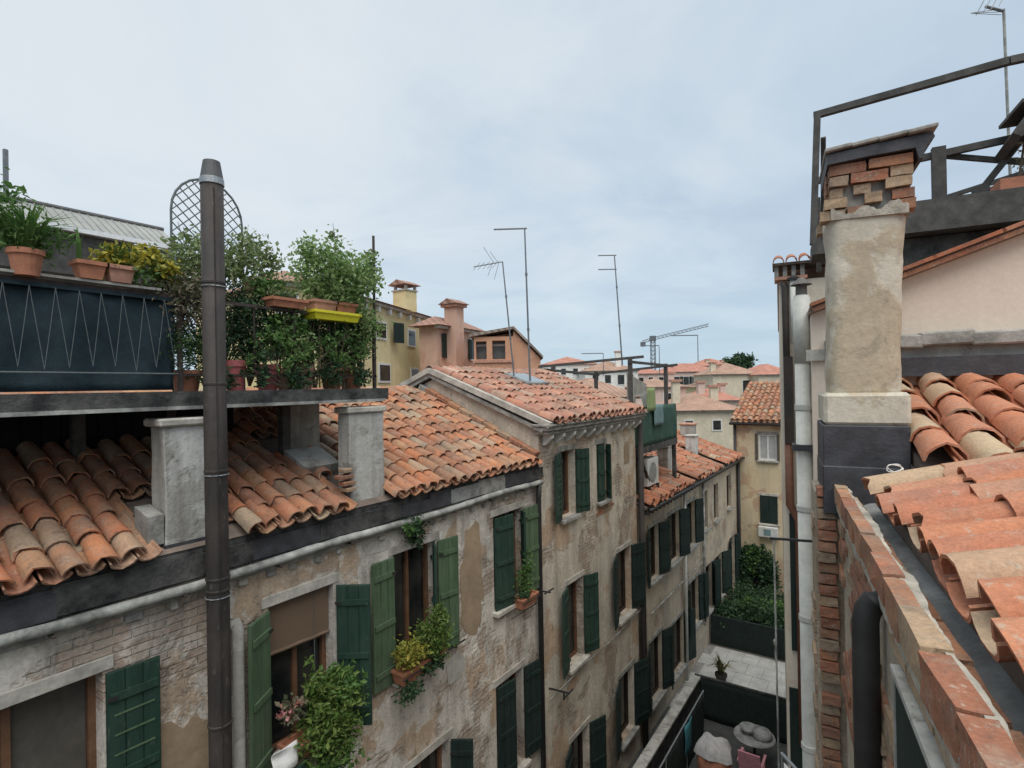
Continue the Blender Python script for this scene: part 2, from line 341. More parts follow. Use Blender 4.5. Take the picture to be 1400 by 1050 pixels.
# ------------------------------------------------------------------ builders
def tile_mesh(name, mat, length=.44, w0=.20, w1=.155, th=.012, seg=6, flip=False, hk=.5, rough=.0):
    mb = MB(); vs, fs = [], []
    for y, wd, dz in ((0, w0, 0), (length*.5, (w0+w1)/2, 0), (length, w1, 0)):
        for k in range(seg+1):
            a = math.pi*k/seg; vs.append((wd/2*math.cos(a), y, hk*wd*math.sin(a)))
        for k in range(seg+1):
            a = math.pi*k/seg; q = wd-2*th; vs.append((q/2*math.cos(a), y, hk*wd*math.sin(a)-th*(.3+.7*math.sin(a))))
    n = 2*(seg+1)
    for i in range(2):
        for k in range(seg):
            fs.append((i*n+k, i*n+k+1, (i+1)*n+k+1, (i+1)*n+k))
            fs.append((i*n+seg+1+k, (i+1)*n+seg+1+k, (i+1)*n+seg+2+k, i*n+seg+2+k))
        fs.append((i*n, (i+1)*n, (i+1)*n+seg+1, i*n+seg+1)); fs.append((i*n+seg, i*n+2*seg+1, (i+1)*n+2*seg+1, (i+1)*n+seg))
    for k in range(seg):
        fs.append((k, seg+1+k, seg+2+k, k+1)); fs.append((2*n+k, 2*n+k+1, 2*n+seg+2+k, 2*n+seg+1+k))
    if flip: vs = [(x_, y_, -z_+hk*w0) for x_, y_, z_ in vs]
    if rough:
        o_ = U(0, 90); chip = random.random() < .45; ca = U(.2, .8)*math.pi; out2 = []
        for (x_, y_, z_) in vs:
            q = noise.noise_vector(V((x_*9+o_, y_*5, z_*9)))*rough
            if chip and y_ < .01 and abs(math.atan2(z_, x_)-ca) < .45: y_ += U(.01, .035)
            out2.append((x_+q.x, y_+q.y*1.6, z_+q.z))
        vs = out2
    mb.add(vs, fs); me, c = mb.mesh(name, mat, center=False, recalc=True)
    b_ = bmesh.new(); b_.from_mesh(me)
    for f_ in b_.faces: f_.smooth = True
    for e_ in b_.edges: e_.smooth = not (len(e_.link_faces) == 2 and e_.calc_face_angle(0) > .85)
    b_.to_mesh(me); b_.free()
    return me
def jitter_mat(p, ux, uy, uz, yaw, tilt, roll=0):
    m = M(((ux.x, uy.x, uz.x, p.x), (ux.y, uy.y, uz.y, p.y), (ux.z, uy.z, uz.z, p.z), (0, 0, 0, 1)))
    return m @ M.Rotation(yaw, 4, 'Z') @ M.Rotation(tilt, 4, 'X') @ M.Rotation(roll, 4, 'Y')
def tiles(parent, P0, ux, vy, nu, nv, mat, pitch=.22, course=.33, limit=300, xf=None, skip=None, length=.44, jit=1.0, w0=.198, channels_single=False, lift=0, hk=(.44, .53), choff=-.03):
    """barrel tiles: P0 lower corner of the eave, ux along the eave, vy up the slope"""
    P0, ux, vy = V(P0), V(ux).normalized(), V(vy).normalized()
    if xf: P0 = xf @ P0; ux = xf.to_3x3() @ ux; vy = xf.to_3x3() @ vy
    uz = ux.cross(vy).normalized()
    if uz.z < 0: ux = -ux; P0 = P0 - ux*pitch*(nu-1); uz = ux.cross(vy).normalized()
    cov = [tile_mesh('tile', mat, length*U(.96, 1.05), w0*(kw := U(.92, 1.07)), w0*.8*kw, hk=U(*hk), rough=.005) for _ in range(9)]; chn = [tile_mesh('tile', mat, length, w0*1.0, w0*.85, flip=True, hk=.34, rough=.006) for _ in range(3)]
    items = []
    for i in range(nu):
        drift = U(-.012, .012)*jit; bow = U(-.02, .02)*jit; ph = U(0, 6)
        for j in range(nv):
            p = P0+ux*(i*pitch+drift+bow*math.sin(j*.6+ph)+U(-.008, .008)*jit)+vy*(j*course+U(-.035, .035)*jit)
            if skip and skip(p): continue
            items.append((random.choice(cov), jitter_mat(p+uz*(.062+lift+U(-.003, .004)), ux, vy, uz, R(U(-2.4, 2.4))*jit, R(-2.4+U(-.9, .9)), R(U(-4, 4))*jit), True))
            p2 = P0+ux*((i+.5)*pitch+U(-.006, .006)*jit)+vy*(j*course+choff+U(-.02, .02)*jit)
            if skip and skip(p2): continue
            items.append((random.choice(chn), jitter_mat(p2+uz*.012, ux, vy, uz, R(U(-1, 1))*jit, R(-2.0), 0), False))
    items.sort(key=lambda t: ((t[1].translation-EYE).length+(0 if t[2] else (.0 if channels_single else 40))))
    rest = MB()
    for k, (me, m, c) in enumerate(items):
        if k < limit and (c or channels_single):
            link(bpy.data.objects.new('tile', me), m, parent)
        else:
            b = len(rest.v); rest.v += [m @ q.co for q in me.vertices]; rest.f += [tuple(b+i for i in p.vertices) for p in me.polygons]
    if rest.v:
        o = rest.build('tile_field', mat, parent, smooth=False, recalc=False); stuff(o)
def panel(mb, o, u, width, z0, z1, holes, n, depth=.22):
    """a wall face with real openings and reveals; holes are (u0, u1, z0, z1)"""
    o, u, n = V(o), V(u), V(n)
    us = sorted({0, width, *[h[0] for h in holes], *[h[1] for h in holes]}); zs = sorted({z0, z1, *[h[2] for h in holes], *[h[3] for h in holes]})
    us = [q for q in us if 0 <= q <= width]; zs = [q for q in zs if z0 <= q <= z1]
    P = lambda a, z, d=0: o+u*a+V((0, 0, z))-n*d
    for i in range(len(us)-1):
        for j in range(len(zs)-1):
            a, b, c, d = us[i], us[i+1], zs[j], zs[j+1]; m, k = (a+b)/2, (c+d)/2
            if any(h[0] < m < h[1] and h[2] < k < h[3] for h in holes): continue
            mb.add([P(a, c), P(b, c), P(b, d), P(a, d)], [(0, 1, 2, 3)])
    for a, b, c, d in holes:
        a, b, c, d = max(a, 0), min(b, width), max(c, z0), min(d, z1)
        for (p, q, r, s_) in (((a, c), (b, c), 0, 0), ((b, c), (b, d), 0, 0), ((b, d), (a, d), 0, 0), ((a, d), (a, c), 0, 0)):
            mb.add([P(*p), P(*q), P(*q, depth), P(*p, depth)], [(0, 1, 2, 3)])
def window(house, o, u, n, h, depth=.2, fm=None, pm=None, bars=1, fw=.05, sill=True, lintel=True, xf=None, trim=None, panes=True):
    o, u, n = V(o), V(u), V(n); fm = fm or M_woodb; pm = pm or M_glass; trim = trim or M_stone
    a, b, c, d = h; z = V((0, 0, 1))
    P = lambda s_, q, dd=0: o+u*s_+z*q-n*dd
    f = MB()
    f.obox(P(a+fw/2, (c+d)/2, depth-.03), u*fw/2, z*(d-c)/2, n*.03); f.obox(P(b-fw/2, (c+d)/2, depth-.03), u*fw/2, z*(d-c)/2, n*.03)
    f.obox(P((a+b)/2, d-fw/2, depth-.03), u*((b-a)/2-fw), z*fw/2, n*.03); f.obox(P((a+b)/2, c+fw/2, depth-.03), u*((b-a)/2-fw), z*fw/2, n*.03)
    for k in range(bars):
        m = a+(b-a)*(k+1)/(bars+1); f.obox(P(m, (c+d)/2, depth-.028), u*fw*.5, z*((d-c)/2-fw), n*.026)
    w_ = f.build('window', fm, house, xf)
    for k in range(bars+1):
        p0 = a+fw+(b-a-2*fw)*k/(bars+1); p1 = a+fw+(b-a-2*fw)*(k+1)/(bars+1)
        MB().obox(P((p0+p1)/2, (c+d)/2, depth-.012), u*((p1-p0)/2-.004), z*((d-c)/2-fw-.002), n*.006).build('pane', pm, w_, xf)
    if sill: MB().obox(P((a+b)/2, c-.035, -.03), u*((b-a)/2+.06), z*.034, n*.085).build('sill', trim, w_, xf, bevel=.008)
    if lintel: MB().obox(P((a+b)/2, d+.055, .02), u*((b-a)/2+.07), z*.053, n*.035).build('lintel', trim, w_, xf, bevel=.006)
    return w_
def shutter(house, hinge, z0, z1, d, wd, mat, planks=3, louvre=0, xf=None, batten=True, single=False):
    """one leaf, hinged at a point of the plan and turned to direction d"""
    d = V((d[0], d[1], 0)).normalized(); nn = V((-d.y, d.x, 0)); hx = V((hinge[0], hinge[1], 0)); z = V((0, 0, 1)); th = .018
    if nn.dot(V((0,0,0))-hx) < 0: nn = -nn          # battens on the side that is seen from the alley
    s_ = MB().obox(hx+d*wd/2+z*(z0+z1)/2, d*wd/2, z*(z1-z0)/2, nn*(th if single else th*.55)).build('shutter', mat, house, xf)
    if batten:
        for q in (.12, .5, .88): MB().obox(hx+d*wd/2+z*(z0+(z1-z0)*q)+nn*(th+.011), d*(wd/2-.02), z*.03, nn*.009).build('batten', mat, s_, xf)
        if not single:
            for q in (.12, .88): MB().obox(hx+d*.03+z*(z0+(z1-z0)*q)+nn*(th+.024), d*.035, z*.014, nn*.003).build('hinge', M_black, s_, xf)
    for k in range(louvre):
        q = z0+.1+(z1-z0-.2)*(k+.5)/louvre; MB().obox(hx+d*wd/2+z*q+nn*(th+.004), d*(wd/2-.045), z*.006, nn*.004).build('slat', M_shutl, s_, xf)
    if not single:
        pw = wd/planks
        for k in range(planks):
            MB().obox(hx+d*(pw*(k+.5))+z*((z0+z1)/2+U(-.006, .006))+nn*U(-.003, .003), d*(pw/2-.004), z*(z1-z0)/2, nn*th).build('plank', mat, s_, xf, bevel=.003)
    return s_
def foliage(parent, blobs, size, mat, elong=1.9, name='foliage', clump=.30, up=0.0, xf=None):
    mb = MB(); vs, fs = mb.v, mb.f
    for c, rr, n in blobs:
        c = V(c); rr = rr if isinstance(rr, tuple) else (rr, rr, rr); n = int(n*1.05); nc = max(4, int(n/13)); cs = []
        for _ in range(nc):
            q = V((random.gauss(0, 1), random.gauss(0, 1), random.gauss(0, 1))).normalized()*(U(.15, 1)**.5)
            cs.append((c+V((q.x*rr[0], q.y*rr[1], q.z*rr[2])), U(.6, 1.3)))
        k = min(rr)*clump
        for _ in range(n):
            p, f = random.choice(cs); p = p+V((random.gauss(0, k), random.gauss(0, k), random.gauss(0, k)))*f
            d = V((random.gauss(0, 1), random.gauss(0, 1), random.gauss(0, .8)+up)).normalized(); a = d.orthogonal().normalized()
            a = M.Rotation(U(0, 6.28), 3, d) @ a; s_ = size*U(.4, 1.5); nn = d.cross(a)
            b = len(vs); wv = a*s_*.5/elong*1.3
            vs += [p, p+d*s_*.5+wv+nn*s_*.1, p+d*s_+nn*s_*-.05, p+d*s_*.5-wv+nn*s_*.1]; fs += [(b, b+1, b+2), (b, b+2, b+3)]
    return stuff(mb.build(name, mat, parent, xf, recalc=False))
def blades(parent, base, n, length, spread, mat, wd=.016, name='foliage', droop=.5):
    mb = MB(); base = V(base)
    for _ in range(n):
        a = U(0, 6.28); h = V((math.cos(a), math.sin(a), 0)); s_ = h.cross(V((0, 0, 1))); l = length*U(.6, 1.15); o = U(.15, 1)*spread
        pts = [base+h*.02, base+h*o*.45*l+V((0, 0, l*.55)), base+h*o*l+V((0, 0, l*(1-droop*o)))]
        b = len(mb.v)
        for q, k in zip(pts, (1, .8, .1)): mb.v += [q-s_*wd*k, q+s_*wd*k]
        mb.f += [(b, b+1, b+3, b+2), (b+2, b+3, b+5, b+4)]
    return stuff(mb.build(name, mat, parent, recalc=False))
def stems(parent, base, tips, r, mat=None, name='stem', bend=.06):
    mb = MB(); base = V(base)
    for t_ in tips:
        t_ = V(t_); m = (base+t_)/2+V((U(-bend, bend), U(-bend, bend), 0)); mb.tube([base, m, t_], [r, r*.7, r*.3], 5)
    return mb.build(name, mat or M_stem, parent)
def pot(parent, c, r, h, mat, name='pot', taper=.72):
    p = MB().lathe(c, [(r*taper, 0), (r*.95, h*.8), (r*1.07, h*.8), (r*1.07, h), (r*.93, h), (r*.9, h*.86)], 18).build(name, mat, parent, smooth=False); return p
def trough(parent, y0, y1, x0, x1, z0, z1, mat, name='planter'):
    t_ = .02; mb = MB()
    def ring(z, g): return [V((x0+g, y0+g, z)), V((x1-g, y0+g, z)), V((x1-g, y1-g, z)), V((x0+g, y1-g, z))]
    r = [ring(z0, .025), ring(z1-.03, .004), ring(z1-.03, -.012), ring(z1, -.012), ring(z1, .014), ring(z1-.03, .016)]
    vs = [p for q in r for p in q]; fs = [(3, 2, 1, 0), (20, 21, 22, 23)]
    for i in range(5):
        for k in range(4): fs.append((i*4+k, i*4+(k+1) % 4, (i+1)*4+(k+1) % 4, (i+1)*4+k))
    return mb.add(vs, fs).build(name, mat, parent)
def cloth_sheet(name, o, u, wd, z0, z1, n, mat, parent=None, amp=.02, nu=24, nz=8, xf=None, th=.006, hemcurve=0):
    o, u, n = V(o), V(u), V(n); mb = MB(); vs = []; fs = []; sd_ = U(0, 50)
    for side in (0, 1):
        for j in range(nz+1):
            for i in range(nu+1):
                a = i/nu; q = j/nz; f = noise.noise(V((a*wd*4+sd_, q*2.1, sd_)))*amp+math.sin(a*wd*14+sd_)*amp*.3
                vs.append(o+u*a*wd+V((0, 0, z0+(z1-z0)*q+math.sin(a*9+sd_)*hemcurve*(1-q)))+n*(f-side*th))
    m = (nu+1)*(nz+1)
    for j in range(nz):
        for i in range(nu):
            a = j*(nu+1)+i; fs.append((a, a+1, a+nu+2, a+nu+1)); fs.append((m+a, m+a+nu+1, m+a+nu+2, m+a+1))
    for i in range(nu): fs.append((i, m+i, m+i+1, i+1)); a = nz*(nu+1)+i; fs.append((a, a+1, m+a+1, m+a))
    for j in range(nz): a = j*(nu+1); fs.append((a, a+nu+1, m+a+nu+1, m+a)); a += nu; fs.append((a, m+a, m+a+nu+1, a+nu+1))
    return mb.add(vs, fs).build(name, mat, parent, xf, smooth=True)

# ================================================================== SETTING
g = MB().add([(-900,-300,0),(900,-300,0),(900,1500,0),(-900,1500,0)], [(0,1,2,3)]).build('ground', plain('ground_earth', (.10,.09,.075), .95, .3, .5, .3, .02)); struct(g)
pav = MB()
M_pave = plain('paving_pale', (.46,.45,.42), .9, .18, 2.5, .3, .004)
base = MB().box(-4.9, .2, 14.45, 18.6, .004, .012).build('pavement', plain('paving_joint', (.28,.27,.25), .95, .3, 6, .2), None); struct(base)
for i in range(11):
    for j in range(6):
        x0 = -4.88+i*.46+(.23 if j % 2 else 0); y0 = 14.5+j*.68
        MB().box(x0, x0+.45, y0, y0+.67, .012, .022+U(0, .006)).build('paving_slab', M_pave, base)
court = MB().box(-4.9, -.6, 7.8, 14.4, .004, .014).build('courtyard_floor', plain('court_paving', (.075,.08,.075), .9, .3, 3, .4, .01)); struct(court)

# ================================================================== LEFT ROW: house with the near roof
FX = -4.9; UY = V((0, 1, 0)); NX = V((1, 0, 0))  # most positions below
HA = thing('old_house', 'weathered brick and plaster house with green shutters and window boxes, nearest on the left', 'house', (-6.2, 3.5, 0))
YA0, YA1 = -2.0, 8.0
holes = {'w0': (.62, 1.66, 5.0, 6.60), 'w1': (3.0, 3.75, 5.12, 6.62), 'w2': (4.61, 5.37, 5.22, 6.69), 'w3': (6.66, 7.46, 5.3, 6.72),
         'l0': (.6, 1.6, 2.6, 4.1), 'l1': (4.72, 5.58, 2.55, 3.98), 'l2': (6.66, 7.4, 2.65, 4.15), 'l3': (2.9, 3.7, 2.6, 4.05)}
hl = {k: (a-YA0, b-YA0, c, d) for k, (a, b, c, d) in holes.items()}
mb = MB(); panel(mb, (FX, YA0, 0), UY, YA1-YA0, 0, 7.14, list(hl.values()), NX)
mb.add([(FX,YA0,0),(FX,YA0,7.14),(-7.6,YA0,8.45),(-10.3,YA0,7.14),(-10.3,YA0,0)], [(0,1,2,3,4)]); mb.add([(-10.3,YA0,0),(-10.3,YA0,7.14),(-10.3,YA1,7.14),(-10.3,YA1,0)], [(0,1,2,3)])
mb.build('wall', MW_A, HA, recalc=False)
# windows and shutters
O = (FX, YA0, 0)
for k in ('w0', 'w1', 'w2', 'w3', 'l0', 'l1', 'l2', 'l3'):
    w_ = window(HA, O, UY, NX, hl[k], .2, M_woodb, M_curt if k == 'w0' else M_glass, 1, lintel=True, sill=True)
MB().box(-4.985, -4.97, 3.02, 3.73, 6.12, 6.61).build('blind', M_blind, HA); MB().tube([(-4.97, 3.02, 6.13), (-4.97, 3.73, 6.10)], .018, 8).build('blind', M_blind, HA)
MB().tube([(-4.96, 3.55, 6.6), (-4.96, 3.55, 5.75)], .003, 4).build('blind_cord', M_cord, HA)
shutter(HA, (-4.875, 1.67), 5.02, 6.58, (.06, 1), .36, M_shut, 3, 9); shutter(HA, (-4.875, .61), 5.02, 6.58, (.3, -1), .4, M_shut, 3, 9)
shutter(HA, (-4.875, 2.99), 5.1, 6.6, (.42, -.72), .34, M_shutl, 2); shutter(HA, (-4.875, 3.77), 5.1, 6.6, (.8, .58), .36, M_shut, 3)
shutter(HA, (-4.875, 4.60), 5.2, 6.68, (.06, -1), .36, M_shutl, 3); shutter(HA, (-4.875, 5.38), 5.2, 6.68, (.16, 1), .35, M_shutl, 2)
shutter(HA, (-4.90, 5.33), 5.22, 6.66, (.35, -.28), .13, M_shut, 1)
shutter(HA, (-4.875, 6.66), 5.3, 6.70, (.16, 1), .41, M_shut, 3); shutter(HA, (-4.875, 7.46), 5.3, 6.70, (.12, 1), .38, M_shutl, 3); shutter(HA, (-4.89, 7.43), 5.32, 6.68, (.6, -.45), .16, M_shut, 1)
shutter(HA, (-4.875, 6.66), 2.66, 4.13, (.16, 1), .40, M_shutd, 3); shutter(HA, (-4.875, 7.41), 2.66, 4.13, (.15, 1), .40, M_shutd, 3)
shutter(HA, (-4.875, 5.58), 2.55, 3.96, (.7, .5), .3, M_shutd, 3); shutter(HA, (-4.875, 4.72), 2.55, 3.96, (.3, -.95), .3, M_shutd, 3)
# eaves
MB().box(-5.1, -4.868, YA0, 7.97, 7.10, 7.37).build('fascia', M_darkeave, HA)
yy = YA0
while yy < 7.7:
    ln = U(.35, .8); m_ = random.choice((M_darkeave, M_flash, M_lead if yy > 3 else M_darkeave, M_stoneg if yy > 4.5 else M_darkeave)); h_ = U(7.27, 7.35)
    MB().obox((-4.856+U(-.004, .004), yy+ln/2, (7.12+h_)/2), (.010, U(-.004, .004), 0), (0, ln/2+.01, U(-.008, .008)), (U(-.004, .006), 0, (h_-7.12)/2)).build('lead_sheet', m_, HA); yy += ln
gm = MB(); pts = []
rs_ = []
for k in range(101): yy = YA0+k*(7.93-YA0)/100; pts.append((-4.80+.006*noise.noise(V((yy*3, 2, 0))), yy, 7.075+.012*math.sin(yy*2.1)+.008*noise.noise(V((yy*4, 0, 5))))); rs_.append(.042*(1+.22*noise.noise(V((yy*6, 1, 1)))))
gm.tube(pts, rs_, 10); gt = gm.build('gutter', M_gut, HA, smooth=True)
for yy in [-.4+.86*k for k in range(10)]:
    MB().box(-4.9, -4.745, yy, yy+.022, 7.012, 7.03).build('bracket', M_rust, gt)
cn = MB().box(-4.95, -4.855, YA0, 7.96, 6.985, 7.045).build('cornice', M_stoneg, HA)
for k in range(34):
    yy = -1.6+k*.285+U(-.03, .03)
    if U(0, 1) < .8: MB().box(-4.93, -4.86+U(-.015, .012), yy, yy+U(.05, .14), 6.925+U(-.03, .03), 6.983).build('corbel_stone', M_stoneg if U(0, 1) < .5 else M_stone, cn, bevel=.012)
# lifted plaster flakes on the facade
def flake(y, z, ry, rz, mat, n=64):
    cx = V((-4.902, y, z)); poly = []
    for k in range(n):
        a = 6.283*k/n; f = .85+.28*noise.noise(V((math.cos(a)*.9+y*3, math.sin(a)*.9, z*5)))+.16*noise.noise(V((math.cos(a)*3.1+y*3, math.sin(a)*3.1, z*5)))+.06*noise.noise(V((math.cos(a)*9+y, math.sin(a)*9, z))); poly.append(cx+V((0, ry*f*math.copysign(abs(math.cos(a))**.6, math.cos(a)), rz*f*math.copysign(abs(math.sin(a))**.6, math.sin(a)))))
    MB().prism(poly, (.009, 0, 0)).build('plaster_patch', mat, HA)
M_plg = plain('plaster_grey', (.46,.44,.39), .92, .25, 3, .5, .01); M_plo = plain('plaster_ochre', (.36,.265,.175), .92, .25, 2.5, .35, .006)
flake(4.35, 6.86, .22, .09, M_stone); flake(6.12, 5.95, .30, .8, M_plo); flake(2.18, 5.5, .26, .62, M_plo); flake(5.75, 4.85, .22, .2, M_plg)
# roof
sl = R(24); VA = V((-math.cos(sl), 0, math.sin(sl)))
rA = MB(); a0 = V((-4.86, YA0, 7.375)); a1 = V((-4.86, 7.99, 7.375)); top = VA*3.05
rA.add([a0, a1, a1+top, a0+top], [(0, 1, 2, 3)]); back = V((2.2, 0, 0)); rr = a0+top; r2 = a1+top
rA.add([rr, r2, r2+V((-2.8, 0, -1.2)), rr+V((-2.8, 0, -1.2))], [(0, 1, 2, 3)])
roofA = rA.build('roof', M_deck, HA, recalc=False)
def skipA(p):
    if 1.98 < p.y < 2.62 and p.x > -5.42: return True
    if 3.93 < p.y < 4.56 and p.x > -5.35: return True
    if 3.68 < p.y < 4.45 and -6.3 < p.x < -5.75: return True
    return p.y < 3.62 and p.x < -6.25
tiles(roofA, (-4.80, -.9, 7.375), UY, VA, 45, 10, MT_A, .196, .30, 300, skip=skipA, lift=.0, w0=.18, length=.40)
rid = MB()
for k in range(22):
    yy = -.9+k*.4; q = V((-4.80, yy, 7.375))+VA*3.03
for k in range(18):
    m = jitter_mat(V((-7.60, 4.2+k*.21+0, 8.66)), V((-1,0,0)), V((0,1,0)), V((0,0,1)), 0, R(-2))
rm = tile_mesh('ridge_tile', MT_A, .45, .24, .21)
for k in range(24):
    link(bpy.data.objects.new('ridge_tile', rm), jitter_mat(V((-7.60, -.9+k*.37, 8.63)), V((-1,0,0)), V((0,-1,0)), V((0,0,1)), R(U(-2, 2)), R(U(-3, 0))), roofA)
# rake of cement along the gable of the next house
rk = MB(); rk.bar(V((-4.95, 7.93, 7.55)), V((-7.55, 7.93, 8.72)), .12, .10); rk.build('rake_mortar', M_stoneg, HA)
for k in range(9):
    q = V((-5.0, 7.93, 7.60))+(V((-7.5, 7.93, 8.73))-V((-5.0, 7.93, 7.60)))*(k/9)
    MB().obox(q, V((-.13, 0, .058)), V((0, .09, 0)), V((.012, 0, .027))).build('rake_tile', MT_A, roofA)
# chimneys that rise from the eaves
def chim(house, x0, x1, y0, y1, z0, z1, mat, capz=.07, over=.05, flash=None, capm=None, taper=0):
    n = 5; mb = MB(); vs = []; fs = []
    for j in range(n+1):
        q = j/n; t_ = taper*q
        for (xx, yy) in ((x0+t_, y0+t_), (x1-t_, y0+t_), (x1-t_, y1-t_), (x0+t_, y1-t_)): vs.append((xx+U(-.006, .006), yy+U(-.006, .006), z0+(z1-z0)*q))
    for j in range(n):
        for k in range(4): fs.append((j*4+k, j*4+(k+1) % 4, j*4+4+(k+1) % 4, j*4+4+k))
    fs += [(3, 2, 1, 0), tuple(n*4+k for k in range(4))]
    c = mb.add(vs, fs).build('chimney', mat, house, bevel=.008)
    if capz: MB().box(x0-over, x1+over, y0-over, y1+over, z1+.002, z1+capz).build('cap', capm or M_stone, c, bevel=.015)
    if flash: MB().box(x0-.012, x1+.012, y0-.012, y1+.012, flash[0], flash[1]).build('flashing', M_flash, c)
    return c
c1 = chim(HA, -5.16, -4.93, 2.12, 2.56, 7.12, 8.41, M_cemw, .07, .045, (7.2, 7.43)); chim(HA, -5.17, -4.96, 4.05, 4.56, 7.3, 8.42, M_cem, .075, .03, (7.28, 7.40))
chim(HA, -6.1, -5.9, 3.93, 4.35, 7.7, 8.52, M_cem, 0)
MB().obox(V((-5.62, 4.02, 7.86)), VA*.22, V((0, .24, 0)), V((.03, 0, .05))).build('mortar_apron', M_cem, HA)
MB().obox(V((-5.05, 2.05, 7.6)), V((.12, 0, -.03)), V((0, .06, 0)), V((0, 0, .12))).build('mortar_lump', M_stoneg, HA)
for k, q in enumerate(((-4.98, 3.98, 7.72), (-4.96, 4.0, 7.65), (-4.95, 4.01, 7.58), (-4.98, 4.0, 7.79))):
    MB().obox(q, V((.06, 0, 0)), V((0, .09-.012*k, 0)), V((0, 0, .022))).build('brick', M_brick[k % 4], HA, bevel=.006)

# downpipe at the corner with the next house
MB().tube([(-4.80, 7.86, 7.05), (-4.82, 7.86, 6.8), (-4.82, 7.87, 0)], .045, 8).build('downpipe', M_black, HA, smooth=True)

# added near-black plank wall, standing in for the deep shade under the terrace
M_shade = plain('shade_black', (.012,.012,.014), .9, .3, 6, .3, .006)
shade_w = MB().box(-6.62, -6.59, -2.0, 3.62, 7.75, 8.6).build('shade_backing', M_shade, HA)
for k in range(37): MB().box(-6.588, -6.568+U(0, .006), -1.98+k*.15, -1.84+k*.15, 7.8, 8.59).build('shade_board', M_shade, shade_w)
MB().box(-6.3, -6.22, 1.9, 2.0, 7.9, 8.6).build('post', M_wood, HA)

# flue
FL = thing('flue_pipe', 'tall dark brown metal flue rising past the left terrace with a bare tapered tip', 'flue', (-4.65, 2.4, 0))
MB().tube([(-4.65, 2.4, 2.0), (-4.652, 2.402, 5.9), (-4.648, 2.398, 8.0), (-4.65, 2.4, 10.47)], .089, 20).build('pipe', M_flue, FL, smooth=True)
for z in (5.9, 7.02, 7.12, 8.02, 8.75, 9.60): MB().lathe((-4.65, 2.4, z), [(.090, 0), (.096, .005), (.096, .02), (.090, .025)], 20).build('joint_ring', M_flue, FL)
MB().bar((-4.562, 2.37, 5), (-4.562, 2.37, 10.4), .012, .006).build('seam', M_flue, FL); MB().lathe((-4.65, 2.4, 10.47), [(.096, -.03), (.094, .02), (.08, .035)], 20).build('foil_band', M_galv, FL); MB().lathe((-4.65, 2.4, 10.49), [(.09, 0), (.066, .15), (.05, .155)], 20).build('tip', plain('flue_tip', (.10,.10,.10), .6), FL)
for z in (6.98, 8.0, 9.58): MB().tube([(-4.65+.097*math.cos(a*.5236), 2.4+.097*math.sin(a*.5236), z) for a in range(13)], .005, 5).build('clamp', M_galv, FL)
pp = thing('drain_pipe', 'pale grey pipe running up the wall right beside the brown flue', 'pipe', (-4.82, 2.66, 0)); MB().tube([(-4.82, 2.66, 0), (-4.82, 2.66, 6.55), (-4.88, 2.66, 6.62)], .05, 12).build('pipe', M_cem, pp, smooth=True)

# ================================================================== LEFT TERRACE
TR = thing('roof_terrace', 'dark roof terrace over the left roof with netting and railings full of plants', 'terrace', (-6, 1.5, 8.5))
MB().box(-7.1, -5.0, YA0, 4.56, 8.60, 8.69).build('floor', M_wood, TR); MB().box(-4.998, -4.935, YA0, 4.56, 8.57, 8.705).build('beam', M_darkeave, TR)
MB().box(-4.934, -4.922, YA0, 4.56, 8.55, 8.58).build('edge_strip', M_gut, TR); MB().box(-7.1, -4.935, 4.562, 4.62, 8.57, 8.705).build('beam', M_darkeave, TR)
for (px_, py_, z0) in ((-5.85, 3.82, 7.7), (-5.3, .3, 7.5), (-6.6, 2.9, 7.8), (-6.9, 4.65, 8.3)): MB().box(px_-.05, px_+.05, py_-.05, py_+.05, z0, 8.6).build('post', M_wood, TR)
for yy in (-.5, .72, 2.36, 3.5, 4.62): MB().box(-5.215, -5.18, yy, yy+.035, 8.7, 9.55).build('railing_post', M_rust, TR)
MB().box(-5.22, -5.17, YA0, 4.66, 9.53, 9.56).build('handrail', M_rust, TR); MB().box(-5.21, -5.18, 2.4, 4.66, 8.84, 8.865).build('lower_rail', M_rust, TR)
for k in range(5): yy = 2.62+k*.45; MB().box(-5.203, -5.189, yy, yy+.013, 8.86, 9.53).build('baluster', M_rust, TR)
MB().tube([(-5.2, 4.65, 8.7), (-5.2, 4.66, 10.6)], .016, 8).build('pole', M_rust, TR)
cloth_sheet('screen', (-5.20, YA0, 0), UY, 4.33, 8.72, 9.52, NX, M_net, TR, .06, 110, 12)
zig = MB(); pts = []
for k in range(46): pts.append((-5.135, -1.1+k*.0755+(.012 if k % 2 else U(-.01, .01)), 9.5 if k % 2 == 0 else 8.90+U(-.02, .02)))
for a, b in zip(pts, pts[1:]): zig.tube([a, ((a[0]+.004), (a[1]+b[1])/2, (a[2]+b[2])/2-.004), b], .0026, 5)
zig.build('lacing_cord', M_cord, TR); MB().tube([(-5.14, -1.5, 8.87), (-5.13, 2.33, 8.86)], .007, 6).build('cable', M_cord, TR)
MB().box(-5.19, -5.16, YA0, 2.36, 9.50, 9.53).build('screen_hem', M_net, TR)
# planks of the shelf along the rail
MB().box(-5.3, -5.12, .9, 2.2, 9.575, 9.595).build('shelf', M_cem, TR)

